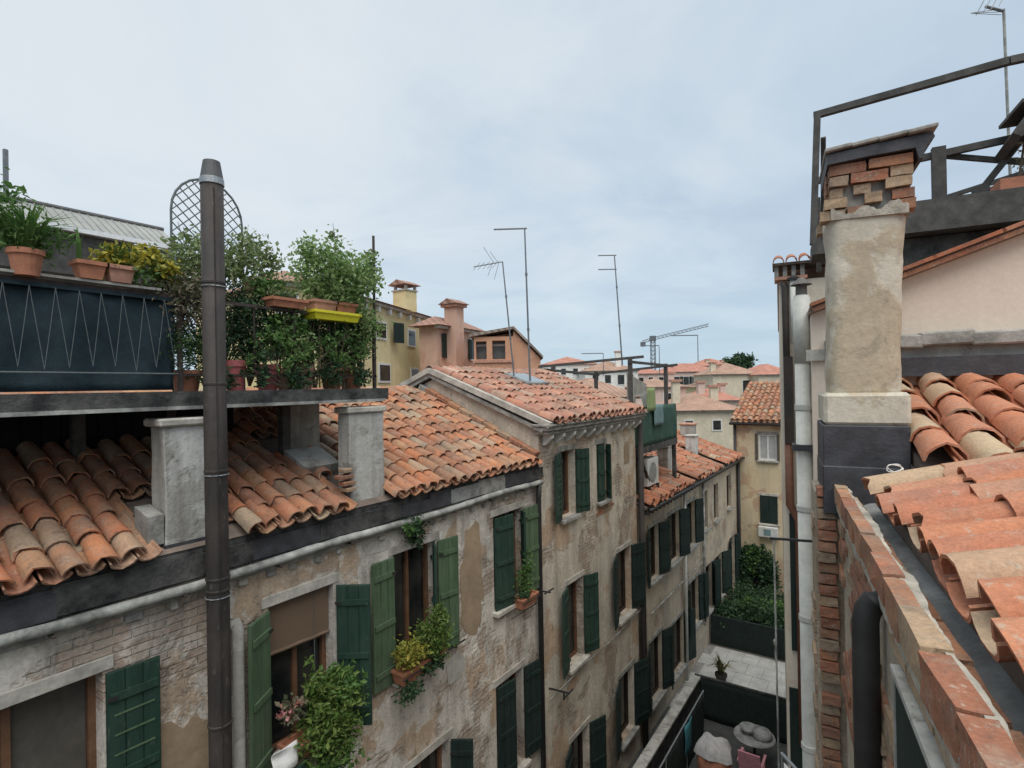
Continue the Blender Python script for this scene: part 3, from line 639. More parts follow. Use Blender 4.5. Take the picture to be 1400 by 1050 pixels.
def P(name, label, loc): return thing(name, label, 'plant', loc)
p = P('potted_palm', 'grassy green plant in a round terracotta pot at the left end of the terrace rail', (-5.15, 1.3, 9.6)); pot(p, (-5.15, 1.31, 9.565), .105, .19, M_terra)
blades(p, (-5.15, 1.31, 9.72), 110, .42, .9, L_mid, .012); foliage(p, [((-5.25, 1.15, 10.0), (.22, .25, .25), 900), ((-5.2, 1.38, 9.85), (.16, .2, .12), 350)], .055, L_mid, 3.2)
p = P('planter', 'long terracotta trough with yellow and green leaves on the terrace rail', (-5.15, 1.8, 9.6)); trough(p, 1.60, 1.79, -5.24, -5.08, 9.60, 9.735, M_terra); trough(p, 1.80, 1.99, -5.24, -5.08, 9.60, 9.735, M_terral)
blades(p, (-5.15, 1.88, 9.72), 40, .24, .8, L_br, .012); foliage(p, [((-5.16, 1.83, 9.80), (.1, .13, .08), 300)], .045, L_yel, 2.2); blades(p, (-5.15, 1.63, 9.72), 4, .3, .2, L_mid, .016, 'spike')
p = P('flowering_shrub', 'mass of bright yellow flowers spilling over the terrace screen', (-5.3, 2.15, 9.6)); foliage(p, [((-5.25, 2.1, 9.83), (.16, .26, .10), 620), ((-5.22, 2.28, 9.75), (.12, .12, .1), 220)], .05, L_yel, 2); foliage(p, [((-5.3, 2.1, 9.72), (.2, .3, .14), 500)], .05, L_mid, 2, 'leaf_mass'); stems(p, (-5.3, 2.15, 9.4), [(-5.3, 2.0, 9.8), (-5.25, 2.3, 9.8)], .008)
p = P('dry_shrub', 'brown and grey twiggy shrub hanging over the netting beside the flue', (-5.3, 2.4, 9.2)); foliage(p, [((-5.25, 2.42, 9.55), (.2, .35, .22), 1500)], .05, L_dry, 3); stems(p, (-5.3, 2.4, 9.2), [(-5.2+U(-.1, .1), 2.4+U(-.3, .3), 9.6+U(0, .3)) for _ in range(18)], .007)
p = P('climbing_plant', 'pale grey-green climber growing up the arched trellis', (-5.6, 2.8, 8.7)); foliage(p, [((-5.5, 2.75, 9.95), (.2, .35, .28), 1500), ((-5.45, 3.2, 10.05), (.18, .25, .32), 1000), ((-5.5, 2.6, 9.75), (.2, .25, .25), 700), ((-5.45, 3.38, 10.1), (.12, .15, .12), 260)], .05, L_grey, 2.2); stems(p, (-5.55, 2.9, 8.75), [(-5.5+U(-.15, .1), 2.9+U(-.4, .5), 9.9+U(-.2, .5)) for _ in range(22)], .009)
p = P('evergreen_shrub', 'dense dark green bush just right of the flue', (-5.5, 3.2, 8.7)); foliage(p, [((-5.45, 3.22, 9.42), (.22, .30, .38), 3600), ((-5.45, 3.0, 9.2), (.22, .25, .3), 1200)], .04, L_dark, 2.4); stems(p, (-5.5, 3.2, 8.75), [(-5.45+U(-.1, .1), 3.2+U(-.2, .2), 9.3+U(0, .3)) for _ in range(8)], .014)
p = P('leafy_shrub', 'mid green leafy shrub filling the terrace rail between the flue and the yellow tray', (-5.3, 3.5, 8.7)); pot(p, (-5.33, 3.52, 8.70), .12, .22, M_terral); foliage(p, [((-5.28, 3.5, 9.3), (.16, .26, .30), 1100), ((-5.3, 3.35, 9.75), (.14, .2, .18), 500)], .05, L_mid, 2.4); foliage(p, [((-5.2, 3.55, 9.2), (.1, .25, .25), 350)], .05, L_light, 2.4, 'young_leaf'); stems(p, (-5.33, 3.52, 8.9), [(-5.3+U(-.1, .1), 3.5+U(-.2, .2), 9.3+U(0, .4)) for _ in range(9)], .009)
p = P('low_bush', 'low dark green bush at the terrace edge left of the flue', (-5.35, 2.5, 8.7)); pot(p, (-5.35, 2.5, 8.70), .13, .2, M_terra); foliage(p, [((-5.3, 2.5, 9.08), (.2, .28, .22), 2300)], .035, L_dark, 3.4); foliage(p, [((-5.22, 2.5, 9.12), (.12, .24, .16), 500)], .035, L_mid, 3.4, 'young_leaf')
p = P('large_shrub', 'tall light green shrub in a trough with a bright yellow tray on the terrace', (-5.2, 4.1, 9.5)); trough(p, 3.70, 4.0, -5.27, -5.07, 9.56, 9.69, M_terral); trough(p, 4.0, 4.28, -5.27, -5.07, 9.56, 9.69, M_terra)
trough(p, 3.69, 4.31, -5.29, -5.05, 9.475, 9.575, M_yel, 'tray')
foliage(p, [((-5.25, 3.95, 10.02), (.3, .33, .30), 2300), ((-5.25, 4.35, 9.98), (.28, .30, .26), 1900), ((-5.2, 4.6, 10.12), (.16, .15, .22), 420), ((-5.25, 3.75, 10.25), (.14, .12, .14), 240), ((-5.2, 4.05, 9.78), (.16, .42, .12), 800)], .055, L_light, 2.6)
foliage(p, [((-5.22, 4.07, 10.42), (.05, .06, .22), 70), ((-5.2, 4.62, 10.33), (.08, .07, .12), 90)], .05, L_grey, 2, 'shoot'); stems(p, (-5.2, 4.05, 9.6), [(-5.25+U(-.15, .15), 4.1+U(-.4, .5), 10.1+U(-.1, .25)) for _ in range(20)]+[(-5.22, 4.07, 10.62)], .008)
p = P('leafy_shrub', 'airy green shrub leaning over the far corner pole of the terrace', (-5.25, 4.5, 8.7)); pot(p, (-5.5, 4.5, 8.70), .13, .24, M_terra); foliage(p, [((-5.2, 4.5, 9.45), (.16, .2, .3), 800), ((-5.2, 4.3, 9.62), (.12, .3, .12), 400)], .05, L_light, 2.6); stems(p, (-5.45, 4.5, 8.9), [(-5.2+U(-.1, .1), 4.5+U(-.2, .15), 9.5+U(-.1, .3)) for _ in range(10)], .008)
p = P('cane_plant', 'thicket of thin upright canes with dark leaves behind the terrace balusters', (-5.4, 4.1, 8.7))
cm = MB()
for _ in range(95):
    q = V((-5.35+U(-.2, .12), U(3.45, 4.62), 8.72)); cm.tube([q, q+V((U(-.05, .05), U(-.05, .05), .4)), q+V((U(-.1, .1), U(-.1, .1), U(.7, .95)))], .007, 5)
cm.build('cane', plain('cane', (.16,.14,.075), .8, .3, 30, .1), p); foliage(p, [((-5.4, 3.75, 9.25), (.2, .35, .28), 1000), ((-5.4, 4.3, 9.25), (.2, .35, .28), 1100), ((-5.3, 4.1, 9.42), (.14, .5, .1), 800), ((-5.4, 4.55, 9.3), (.12, .12, .35), 450)], .06, L_dark, 3.6); foliage(p, [((-5.3, 4.3, 9.3), (.16, .36, .22), 500), ((-5.3, 3.65, 9.2), (.12, .3, .25), 300)], .06, L_mid, 3.6, 'young_leaf')
def simple_pot(label, y, r, h, m, x=-5.33, z=8.70, leaves=None, nm='flower_pot'):
    p = thing(nm, label, 'flower pot', (x, y, z), 'flower pots on the terrace floor'); pot(p, (x, y, z), r, h, m)
    if leaves: foliage(p, [((x, y, z+h+.1), (r*1.1, r*1.1, .12), 200)], .045, leaves, 2.5)
    MB().lathe((x, y, z+h*.7), [(r*.8, 0), (r*.8, h*.1)], 14).build('soil', M_stem, p)
simple_pot('rose red plastic pot standing on the terrace floor left of the pale pot', 3.30, .125, .27, M_pinkpot, leaves=L_dark)
simple_pot('pale pink clay pot standing on the terrace floor', 3.70, .135, .25, M_terral, -5.32)
simple_pot('brown clay pot on the terrace floor under the yellow tray', 4.13, .13, .27, M_terra, -5.36, leaves=L_dark)
simple_pot('small brown clay pot at the far corner of the terrace floor', 4.45, .11, .27, M_terra, -5.36)
simple_pot('slim red box-like pot on the terrace floor right beside the flue', 2.92, .10, .3, M_pinkpot, -5.27)
pl = thing('planter', 'empty brown trough on the terrace rail left of the yellow tray', 'planter', (-5.2, 3.4, 9.5)); trough(pl, 3.22, 3.62, -5.27, -5.09, 9.565, 9.66, M_terra); foliage(pl, [((-5.2, 3.4, 9.72), (.08, .2, .05), 160)], .04, L_grey)
cre = P('trailing_creeper', 'tangle of low trailing leaves along the terrace edge in front of the pots', (-5.1, 3.4, 8.7)); foliage(cre, [((-5.12, 2.75, 8.82), (.06, .22, .10), 260), ((-5.12, 3.1, 8.95), (.06, .12, .2), 220), ((-5.12, 3.52, 8.84), (.06, .16, .12), 240), ((-5.12, 3.95, 8.9), (.06, .16, .16), 260), ((-5.12, 4.35, 8.85), (.06, .16, .14), 240)], .05, L_dark, 2.4); foliage(cre, [((-5.1, 3.3, 9.05), (.08, .4, .3), 420), ((-5.1, 4.1, 9.15), (.08, .4, .25), 420)], .05, L_mid, 3.2, 'young_leaf')
stems(cre, (-5.15, 3.4, 8.72), [(-5.1+U(-.05, .05), U(2.6, 4.5), U(8.8, 9.5)) for _ in range(26)], .006)
# trellis with an arched head
tl = thing('garden_trellis', 'arched lattice trellis standing behind the brown flue', 'trellis', (-5.6, 2.85, 8.7)); ty0, ty1, tz = 2.50, 3.20, 10.45
arch = [(-5.6, ty0, 8.7), (-5.6, ty0, tz)]+[(-5.6, (ty0+ty1)/2-(ty1-ty0)/2*math.cos(a*math.pi/12), tz+.38*math.sin(a*math.pi/12)) for a in range(1, 12)]+[(-5.6, ty1, tz), (-5.6, ty1, 8.7)]
MB().tube(arch, .012, 6).build('frame', M_cord, tl)
def inside(y, z):
    if not ty0 < y < ty1: return False
    if z < tz: return z > 9.3
    return ((y-(ty0+ty1)/2)/((ty1-ty0)/2))**2+((z-tz)/.38)**2 < 1
for sgn in (1, -1):
    for k in range(-14, 26):
        run = []
        for i in range(120):
            y = ty0+(ty1-ty0)*i/119; z = 9.4+k*.105+sgn*(y-ty0)*.95
            if inside(y, z): run.append((-5.6+.008*sgn, y, z))
        if len(run) > 6: MB().tube([run[0], run[-1]], .006, 5).build('lattice_bar', M_cord, tl)
# ribbed metal roof behind the terrace
gb = thing('metal_roof_building', 'long low building with a ribbed grey metal roof behind the left terrace', 'building', (-11, 0, 0))
MB().box(-14, -9.35, -5, 4.0, 0, 10.9).build('wall', M_fw, gb)
rf = MB().add([(-8.9, -5, 10.93), (-8.9, 4.1, 10.93), (-9.5, 4.1, 11.30), (-9.5, -5, 11.30)], [(0, 1, 2, 3)]); rf.add([(-9.5, -5, 11.30), (-9.5, 4.1, 11.30), (-14, 4.1, 11.0), (-14, -5, 11.0)], [(0, 1, 2, 3)])
ro = rf.build('roof', M_corr, gb, recalc=False)
for k in range(56): yy = -1.5+k*.1; MB().bar((-8.9, yy, 10.94), (-9.5, yy, 11.305), .012, .014, (1, 0, 1)).build('roof_rib', M_corr, ro)
MB().tube([(-9.5, -5, 11.31), (-9.5, 4.12, 11.31)], .035, 8).build('ridge_cap', plain('ridge_dark', (.13,.125,.12), .7), ro)
MB().box(-8.93, -8.85, -5, 4.1, 10.86, 10.925).build('flashing', plain('flashing_white', (.85,.86,.86), .4, .05, 5, 0), gb); MB().box(-9.2, -8.95, -5, 4.0, 10.3, 10.85).build('fascia', M_wood, gb)
for yy in (1.2, 2.2): MB().tube([(-9.4, yy, 11.2), (-9.4, yy, 11.9)], .03, 6).build('vent_pipe', M_metal, gb)
# window boxes and plants on the facade
def sillbox(label, y0, y1, z, mats, blobs, x0=-4.84, x1=-4.64, leafsize=.055, dead=False, cm=M_terra):
    p = thing('window_box', label, 'window plant', (-4.75, (y0+y1)/2, z)); trough(p, y0, y1, x0, x1, z, z+.16, cm)
    for k, (m, b, el) in enumerate(zip(mats, blobs, (2.8, 2.4, 2.2, 2.2))): foliage(p, b, leafsize, m, el, 'foliage')
    stems(p, (-4.74, (y0+y1)/2, z+.1), [(-4.74+U(-.1, .15), U(y0, y1), z+.2+U(.05, .3)) for _ in range(8)], .006)
    br = MB()
    for yy in (y0+.05, y1-.05): br.bar((-4.9, yy, z-.012), (x1+.02, yy, z-.012), .015, .012); br.bar((-4.9, yy, z-.2), (x1, yy, z-.02), .012, .012)
    br.bar((x1+.02, y0-.03, z+.1), (x1+.02, y1+.03, z+.1), .012, .012); br.build('bracket', M_rust, p)
    return p
p = sillbox('large trailing green plant in the box of the window with the bamboo blind', 3.05, 3.72, 5.15, [L_br, L_mid, L_dry], [[((-4.60, 3.50, 5.55), (.22, .25, .26), 1500), ((-4.58, 3.42, 5.25), (.2, .27, .28), 1400), ((-4.66, 3.3, 5.82), (.06, .10, .26), 200)], [((-4.62, 3.62, 5.68), (.2, .16, .15), 500), ((-4.55, 3.45, 5.0), (.16, .25, .25), 500)], [((-4.68, 3.1, 5.66), (.09, .12, .09), 150)]], leafsize=.06)
foliage(p, [((-4.66, 3.07, 5.70), (.08, .1, .07), 50)], .04, L_pink, 1.4, 'flower')
p = sillbox('yellow-green bush and bright green plant in the box of the second upper window', 4.50, 5.25, 5.22, [L_br, L_yelg, L_dark], [[((-4.66, 5.05, 5.62), (.17, .24, .26), 1500), ((-4.64, 5.12, 5.85), (.1, .16, .1), 250)], [((-4.64, 4.62, 5.58), (.13, .17, .13), 1000)], [((-4.62, 4.6, 5.16), (.1, .14, .1), 260), ((-4.62, 4.95, 5.32), (.1, .2, .1), 300)]], leafsize=.05)
p = sillbox('small trailing plant in the box of the third upper window near the corner', 7.05, 7.5, 5.22, [L_mid, L_dark], [[((-4.74, 7.25, 5.62), (.1, .15, .26), 500), ((-4.72, 7.36, 5.9), (.07, .07, .22), 180)], [((-4.72, 7.2, 5.42), (.12, .2, .08), 260)]], leafsize=.045)
p = P('wall_weed', 'weeds sprouting from the eaves above the second upper window', (-4.85, 4.75, 6.9)); foliage(p, [((-4.78, 4.85, 6.98), (.07, .22, .12), 420), ((-4.8, 4.95, 6.85), (.05, .1, .14), 160)], .05, L_dark, 2.4); foliage(p, [((-4.74, 4.8, 7.0), (.05, .2, .1), 120)], .05, L_mid, 2.4, 'young_leaf'); stems(p, (-4.86, 4.85, 6.9), [(-4.75, 4.7, 7.0), (-4.75, 5.0, 7.0), (-4.78, 4.95, 6.75)], .006)
lt = thing('laundry_cloth', 'white and pale blue cloth lying over the sill of the window with the bamboo blind', 'cloth', (-4.8, 3.05, 5.1)); cloth_sheet('cloth', (-4.62, 2.86, 0), UY, .24, 5.16, 5.40, NX, M_cloth, lt, .07, 14, 8)
cl2 = thing('laundry_cloth', 'dark green cloth hung below the white cloth under the blind window', 'cloth', (-4.7, 3.0, 4.9)); cloth_sheet('cloth', (-4.60, 2.88, 0), UY, .34, 4.9, 5.16, NX, M_shut, cl2, .03, 10, 6)

# ================================================================== MIDDLE HOUSE
HB = thing('gabled_house', 'taller tan plaster house with a bracketed cornice in the middle of the left row', 'house', (-6.5, 10.2, 0))
BX = -4.885; YB0, YB1 = 8.0, 12.42
hB = [(.72, 1.30, 6.25, 7.48), (2.28, 2.72, 6.28, 7.46), (.90, 1.55, 3.45, 4.98), (3.2, 4.0, 3.48, 4.97), (.95, 1.7, .45, 2.05), (3.2, 4.05, .75, 2.2)]
mb = MB(); panel(mb, (BX, YB0, 0), UY, YB1-YB0, 0, 7.93, hB, NX); mb.build('wall', MW_B, HB, recalc=False)
gw = MB().prism([(BX-.002, YB0, 0), (BX-.002, YB0, 7.95), (-7.29, YB0, 8.86), (-9.7, YB0, 7.95), (-9.7, YB0, 0)], (0, .25, 0)); gw.prism([(BX-.002, YB1-.25, 0), (BX-.002, YB1-.25, 7.95), (-7.29, YB1-.25, 8.84), (-9.7, YB1-.25, 7.95), (-9.7, YB1-.25, 0)], (0, .249, 0)); gw.build('gable_wall', MW_Bg, HB)
for i, h in enumerate(hB): window(HB, (BX, YB0, 0), UY, NX, h, .2, M_woodb if i in (0, 2) else M_woodd, M_glass, 1, trim=M_stone if i in (2, 3, 4) else M_stoneg)
for i, (a, b, c, d) in enumerate(hB):
    m = [M_shut, M_shut, M_shut, M_shutd, M_shutd, M_shutd][i]; y0, y1 = YB0+a, YB0+b; wd = (b-a)/2+.06
    if i == 1: shutter(HB, (-4.86, y0), c+.02, d-.02, (.12, 1), wd*.9, m, 2, batten=True); shutter(HB, (-4.87, y1), c+.02, d-.02, (.8, -.3), wd*.5, m, 2); continue
    shutter(HB, (-4.86, y0-.01), c+.01, d-.01, (.28, -1), wd, m, 3, 10 if i == 0 else 0); shutter(HB, (-4.86, y1+.01), c+.01, d-.01, (.35, 1), wd, m, 3)
co = MB().box(-4.95, -4.62, YB0-.08, YB1+.08, 7.93, 8.0).box(-4.95, -4.67, YB0-.04, YB1+.06, 7.86, 7.928).box(-4.95, -4.58, YB0-.12, YB1+.1, 8.003, 8.045).build('cornice', M_stoneg, HB, bevel=.01)
for k in range(11):
    yy = YB0+.12+k*.415; MB().prism([(-4.88, yy, 7.85), (-4.69, yy, 7.85), (-4.70, yy, 7.79), (-4.83, yy, 7.67), (-4.88, yy, 7.66)], (0, .085, 0)).build('bracket', M_white, co)
slB = R(20.2); VB = V((-math.cos(slB), 0, math.sin(slB)))
rb = MB(); q0, q1 = V((-4.62, YB0-.1, 8.045)), V((-4.62, YB1-.02, 8.045)); tp = VB*2.88; r0, r1 = q0+tp, q1+tp
rb.prism([q0, q0+tp, r0+V((-2.4, 0, -.98)), r0+V((-2.4, 0, -1.06)), r0+V((0, 0, -.09)), q0+V((.0, 0, -.03))], q1-q0); roofB = rb.build('roof', M_deck, HB)
def skipB(p): return -6.75 < p.x < -6.1 and 9.62 < p.y < 10.45
tiles(roofB, (-4.6, YB0+.06, 8.035), UY, VB, 20, 8, MT_B, .216, .345, 300, skip=skipB)
for yy in (YB0-.06, YB1-.06):
    MB().bar((-4.6, yy, 8.03), (-7.31, yy, 9.04), .11, .10).build('rake_mortar', M_stone, HB); MB().bar((-7.312, yy, 9.04), (-9.75, yy, 8.10), .108, .098).build('rake_mortar', M_stone, HB)
MB().bar((-4.75, YB0-.05, 7.93), (-7.31, YB0-.05, 8.93), .09, .06).build('rake_moulding', M_stoneg, HB); MB().bar((-7.312, YB0-.05, 8.93), (-9.7, YB0-.05, 7.96), .088, .058).build('rake_moulding', M_stoneg, HB)
rmB = tile_mesh('ridge_tile', MT_B, .45, .24, .21)
for k in range(12): link(bpy.data.objects.new('ridge_tile', rmB), jitter_mat(V((-7.31, YB0-.1+k*.37, 9.02)), V((1,0,0)), V((0,1,0)), V((0,0,1)), R(U(-2, 2)), R(U(-3, 0))), roofB)
skl = MB(); sc0 = V((-6.42, 10.03, 8.04+.368*(6.42-4.6)+.10)); skl.obox(sc0, VB*.34, V((0, .42, 0)), V((.37*.07, 0, .93*.07))); sk = skl.build('skylight', M_lead, HB)
def skyglass():
    t = NT('skylight_glass'); return t.done((.22,.26,.28), .15, spec=.5)
MB().obox(sc0+V((.37*.076, 0, .93*.076)), VB*.29, V((0, .37, 0)), V((.37*.004, 0, .93*.004))).build('skylight_pane', skyglass(), sk)
# niche near the right corner of the facade and brickwork under a sill
MB().prism([(BX-.0, 11.72, 6.9), (BX-.0, 12.0, 6.9), (BX-.0, 12.0, 7.25), (BX-.0, 11.93, 7.38), (BX-.0, 11.79, 7.38), (BX-.0, 11.72, 7.25)], (.02, 0, 0)).build('niche', M_plo, HB)
for j in range(3):
    for k in range(4):
        if U(0, 1) < .8: MB().box(-4.89, -4.868, 10.2+k*.2+(.1 if j % 2 else 0), 10.2+k*.2+.185+(.1 if j % 2 else 0), 6.0+j*.07, 6.058+j*.07).build('brick', M_brick[(j+k) % 4], HB, bevel=.005)
MB().tube([(-4.79, 12.5, 7.95), (-4.79, 12.5, 0)], .07, 10).build('downpipe', M_flue, HB, smooth=True)
cb = thing('wall_cable', 'thin pale cable strung along the facade of the tan gabled house', 'cable', (-4.8, 10, 3.3)); MB().tube([(-4.80, 8.1, 3.30), (-4.80, 9.5, 3.33), (-4.80, 11, 3.30), (-4.80, 12.5, 3.38)], .009, 5).tube([(-4.82, 8.1, 3.27), (-4.82, 12.5, 3.31)], .009, 5).build('cable', M_gut, cb)
br = thing('clothesline_bracket', 'small dark iron bracket with a pulley on the tan facade below the second row window', 'bracket', (-4.8, 8.3, 3.4)); MB().bar((-4.88, 8.2, 3.42), (-4.5, 8.25, 3.42), .025, .025).bar((-4.52, 8.1, 3.42), (-4.52, 8.4, 3.42), .02, .02).bar((-4.6, 8.22, 3.42), (-4.6, 8.22, 3.3), .03, .02).build('arm', M_black, br)
b2 = thing('clothesline_bracket', 'small dark iron bracket under the third upper window beside the corner', 'bracket', (-4.8, 7.75, 5.3)); MB().bar((-4.9, 7.62, 5.32), (-4.5, 7.66, 5.34), .022, .022).bar((-4.55, 7.55, 5.34), (-4.55, 7.85, 5.34), .018, .018).build('arm', M_black, b2)
b3 = thing('clothesline_bracket', 'small dark iron bracket right of the second upper window', 'bracket', (-4.8, 5.35, 5.35)); MB().bar((-4.9, 5.34, 5.33), (-4.55, 5.36, 5.37), .02, .02).bar((-4.6, 5.25, 5.37), (-4.6, 5.58, 5.37), .016, .016).build('arm', M_black, b3)
# television masts
def antenna(label, base, topp, booms, r=.02, elems=None):
    a = thing('television_antenna', label, 'antenna', base, 'television antennas on the roofs'); MB().tube([base, topp], [r, r*.7], 6).build('mast', M_metal, a)
    for p0, p1, rr in booms: MB().tube([p0, p1], rr, 6).build('boom', M_metal, a)
    for p0, p1 in elems or []: MB().tube([p0, p1], .006, 4).build('element', M_metal, a)
    for f in (.35, .7): q = V(base).lerp(V(topp), f); MB().lathe(q, [(r*1.3, 0), (r*1.3, .06)], 8).build('clamp', M_metal, a)
b = V((-6.2, 9.85, 8.7)); t_ = V((-6.24, 9.8, 12.06)); rv = V((.828, .56, 0))
antenna('tallest antenna mast with a long bare arm above the gabled house roof', b, t_, [(t_+rv*.05, t_-rv*.66+V((0, 0, -.01)), .018)], .022)
b = V((-6.5, 9.7, 8.8)); t_ = V((-6.62, 9.5, 11.35)); c_ = t_-rv*.2
el = []
for k in range(5): q = t_-rv*(.15+.1*k)+V((0, 0, -.04-.01*k)); el.append((q+V((0, .12, .09)), q-V((0, .12, .11)))); 
el += [(c_, c_-rv*.2+V((0, 0, .32))), (c_+V((0, .2, 0)), c_-rv*.18+V((0, .2, .26))), (c_, c_-rv*.12+V((0, 0, -.3))), (c_+V((0, .2, 0)), c_-rv*.1+V((0, .2, -.34)))]
antenna('leaning antenna with a spiky comb head above the gabled house roof', b, t_, [(t_, t_-rv*.62+V((0, 0, -.1)), .012)], .018, el)
b = V((-5.5, 13.2, 9.2)); t_ = V((-5.62, 13.1, 12.02)); antenna('slim antenna mast with two short arms above the roof pergola', b, t_, [(t_+rv*.05, t_-rv*.42, .014), (t_+V((0, 0, -.36))+rv*.05, t_+V((0, 0, -.36))-rv*.42, .014)], .02)
# pergola and netted terrace
PG = thing('roof_pergola', 'open pergola of dark wooden beams behind the gabled house roof', 'pergola', (-6, 13.5, 7.2))
for (x_, y_, z0, z1) in ((-5.05, 12.6, 7.2, 9.34), (-5.02, 15.15, 7.2, 9.26), (-7.1, 15.0, 7.2, 9.1), (-7.2, 12.6, 7.2, 9.26)): MB().box(x_-.045, x_+.045, y_-.045, y_+.045, z0, z1).build('post', M_wood, PG)
MB().bar((-7.5, 12.35, 9.2), (-4.75, 12.72, 9.36), .055, .065).build('beam', M_wood, PG); MB().bar((-5.02, 12.5, 9.24), (-5.0, 15.7, 9.2), .055, .065).build('beam', M_wood, PG)
MB().bar((-7.3, 12.3, 9.12), (-7.1, 15.2, 9.0), .055, .065).build('beam', M_wood, PG); MB().bar((-7.2, 15.0, 9.02), (-4.7, 15.2, 9.22), .055, .065).build('beam', M_wood, PG)
NTc = thing('netted_terrace', 'small roof terrace wrapped in dark green netting behind the gabled house', 'terrace', (-6, 14.4, 6.9))
MB().box(-7.2, -4.93, 12.75, 15.8, 6.95, 7.12).build('floor', M_darkeave, NTc)
cloth_sheet('screen', (-4.95, 12.85, 0), UY, 2.95, 7.12, 8.12, NX, M_netg, NTc, .04, 24, 8); cloth_sheet('screen', (-7.0, 12.84, 0), V((1, 0, 0)), 2.05, 7.12, 8.0, V((0, -1, 0)), M_netg, NTc, .03, 20, 8); cloth_sheet('screen', (-7.0, 15.8, 0), V((1, 0, 0)), 2.05, 7.12, 8.0, V((0, -1, 0)), M_netg, NTc, .03, 20, 8)
for (x_, y_) in ((-5.0, 12.9), (-5.0, 15.7), (-6.9, 15.7), (-6.9, 12.95)): MB().box(x_-.05, x_+.05, y_-.05, y_+.05, 5.9, 7.0).build('stilt', M_darkeave, NTc)
MB().bar((-5.0, 12.95, 7.0), (-5.0, 13.6, 6.2), .06, .06).build('brace', M_darkeave, NTc)
for m, y0, y1, z0, z1, lb in ((M_clothg, 13.3, 13.9, 8.0, 8.6, 'lime green towel drying above the green netting'), (M_clothb, 13.8, 14.5, 7.6, 8.16, 'pale blue cloth hanging over the green netting')):
    t_ = thing('hanging_laundry', lb, 'laundry', (-4.9, (y0+y1)/2, z0)); cloth_sheet('cloth', (-4.89, y0, 0), UY, y1-y0, z0, z1, NX, m, t_, .02, 10, 6)
aw = thing('arched_wall', 'short grey wall with an arched gap beside the pergola post', 'wall', (-5.4, 13.0, 7.1))
poly = [(-5.45, 13.35, 7.1), (-5.45, 13.35, 9.0), (-5.0, 13.55, 8.7), (-4.97, 13.57, 7.1), (-5.08, 13.5, 7.1), (-5.08, 13.5, 8.2), (-5.15, 13.47, 8.4), (-5.25, 13.43, 8.4), (-5.32, 13.41, 8.2), (-5.32, 13.41, 7.1)]
MB().prism(poly, (-.05, .12, 0)).build('wall', M_cem, aw)

# ================================================================== LOW HOUSE
HC = thing('low_house', 'long low brown plaster house with dark shutters at the far end of the left row', 'house', (-6.5, 18, 0)); YC0, YC1 = 12.62, 23.35
hC = [(13.2, 13.95), (14.75, 15.7), (16.45, 17.3)]; hs = [(a-YC0, b-YC0, 3.7, 5.05) for a, b in hC]
hs += [(18.25-YC0, 18.85-YC0, 3.85, 5.1), (19.7-YC0, 20.3-YC0, 3.85, 5.12), (21.6-YC0, 22.3-YC0, 3.9, 5.15)]
lo = [(13.15, 14.05, .65, 2.2), (14.85, 15.95, .55, 2.0), (16.55, 17.55, 1.2, 2.62), (18.2, 19.2, 1.1, 2.6), (19.5, 20.6, 1.05, 2.55), (21.9, 22.7, .4, 2.7)]; hs += [(a-YC0, b-YC0, c, d) for a, b, c, d in lo]
mb = MB(); panel(mb, (FX, YC0, 0), UY, YC1-YC0, 0, 5.66, hs, NX); mb.add([(FX, YC1, 0), (FX, YC1, 5.66), (-7.4, YC1, 6.5), (-9.9, YC1, 5.66), (-9.9, YC1, 0)], [(0, 1, 2, 3, 4)]); mb.build('wall', MW_C, HC, recalc=False)
for i, h in enumerate(hs):
    pale = i in (3, 4, 5); window(HC, (FX, YC0, 0), UY, NX, h, .16, M_woodd, M_curt if pale else M_glass, 1, lintel=i in (0, 1, 2, 6, 7, 8), trim=M_stoneg)
    a, b, c, d = h; wd = (b-a)/2
    if pale: continue
    shutter(HC, (-4.87, YC0+a), c, d, (.3, -1), wd*.95, M_shutd, 3, single=True); shutter(HC, (-4.87, YC0+b), c, d, (.35, 1), wd*.95, M_shutd, 3, single=True)
slC = R(19.5); VC = V((-math.cos(slC), 0, math.sin(slC))); q0 = V((-4.72, YC0, 5.72)); q1 = V((-4.72, YC1, 5.72)); tp = VC*2.9
rc = MB().prism([q0, q0+tp, q0+tp+V((-2.6, 0, -.95)), q0+tp+V((-2.6, 0, -1.03)), q0+tp+V((0, 0, -.08)), q0+V((0, 0, -.06))], q1-q0); roofC = rc.build('roof', M_deck, HC)
def skipC(p): return (16.25 < p.y < 16.85 and p.x > -5.95) or (19.9 < p.y < 20.5 and p.x > -6.1)
tiles(roofC, (-4.66, YC0+.15, 5.72), UY, VC, 48, 8, MT_A2, .218, .345, 300, skip=skipC, jit=2.2)
MB().tube([(-4.62, YC0, 5.66), (-4.62, YC1, 5.66)], .05, 8).build('gutter', M_black, HC, smooth=True)
for k in range(38): MB().box(-4.9, -4.68, YC0+.1+k*.28, YC0+.17+k*.28, 5.52, 5.61).build('rafter_end', M_wood, HC)
chim(HC, -5.75, -5.4, 16.35, 16.75, 5.8, 6.75, M_cemw, .06, .04); chim(HC, -5.95, -5.6, 20.0, 20.4, 5.8, 6.75, M_cemw, .06, .04); chim(HC, -6.8, -6.3, 22.2, 22.7, 6.0, 7.0, M_cem, .07, .05, capm=M_terral)
MB().tube([(-4.8, 17.95, 5.6), (-4.82, 17.95, .9)], .05, 8).build('downpipe', M_gut, HC, smooth=True); MB().tube([(-4.8, 15.98, 5.6), (-4.82, 15.98, 0)], .045, 8).build('downpipe', M_pipeg, HC, smooth=True); MB().tube([(-4.8, 23.2, 5.6), (-4.82, 23.2, 0)], .06, 8).build('downpipe', M_black, HC, smooth=True)
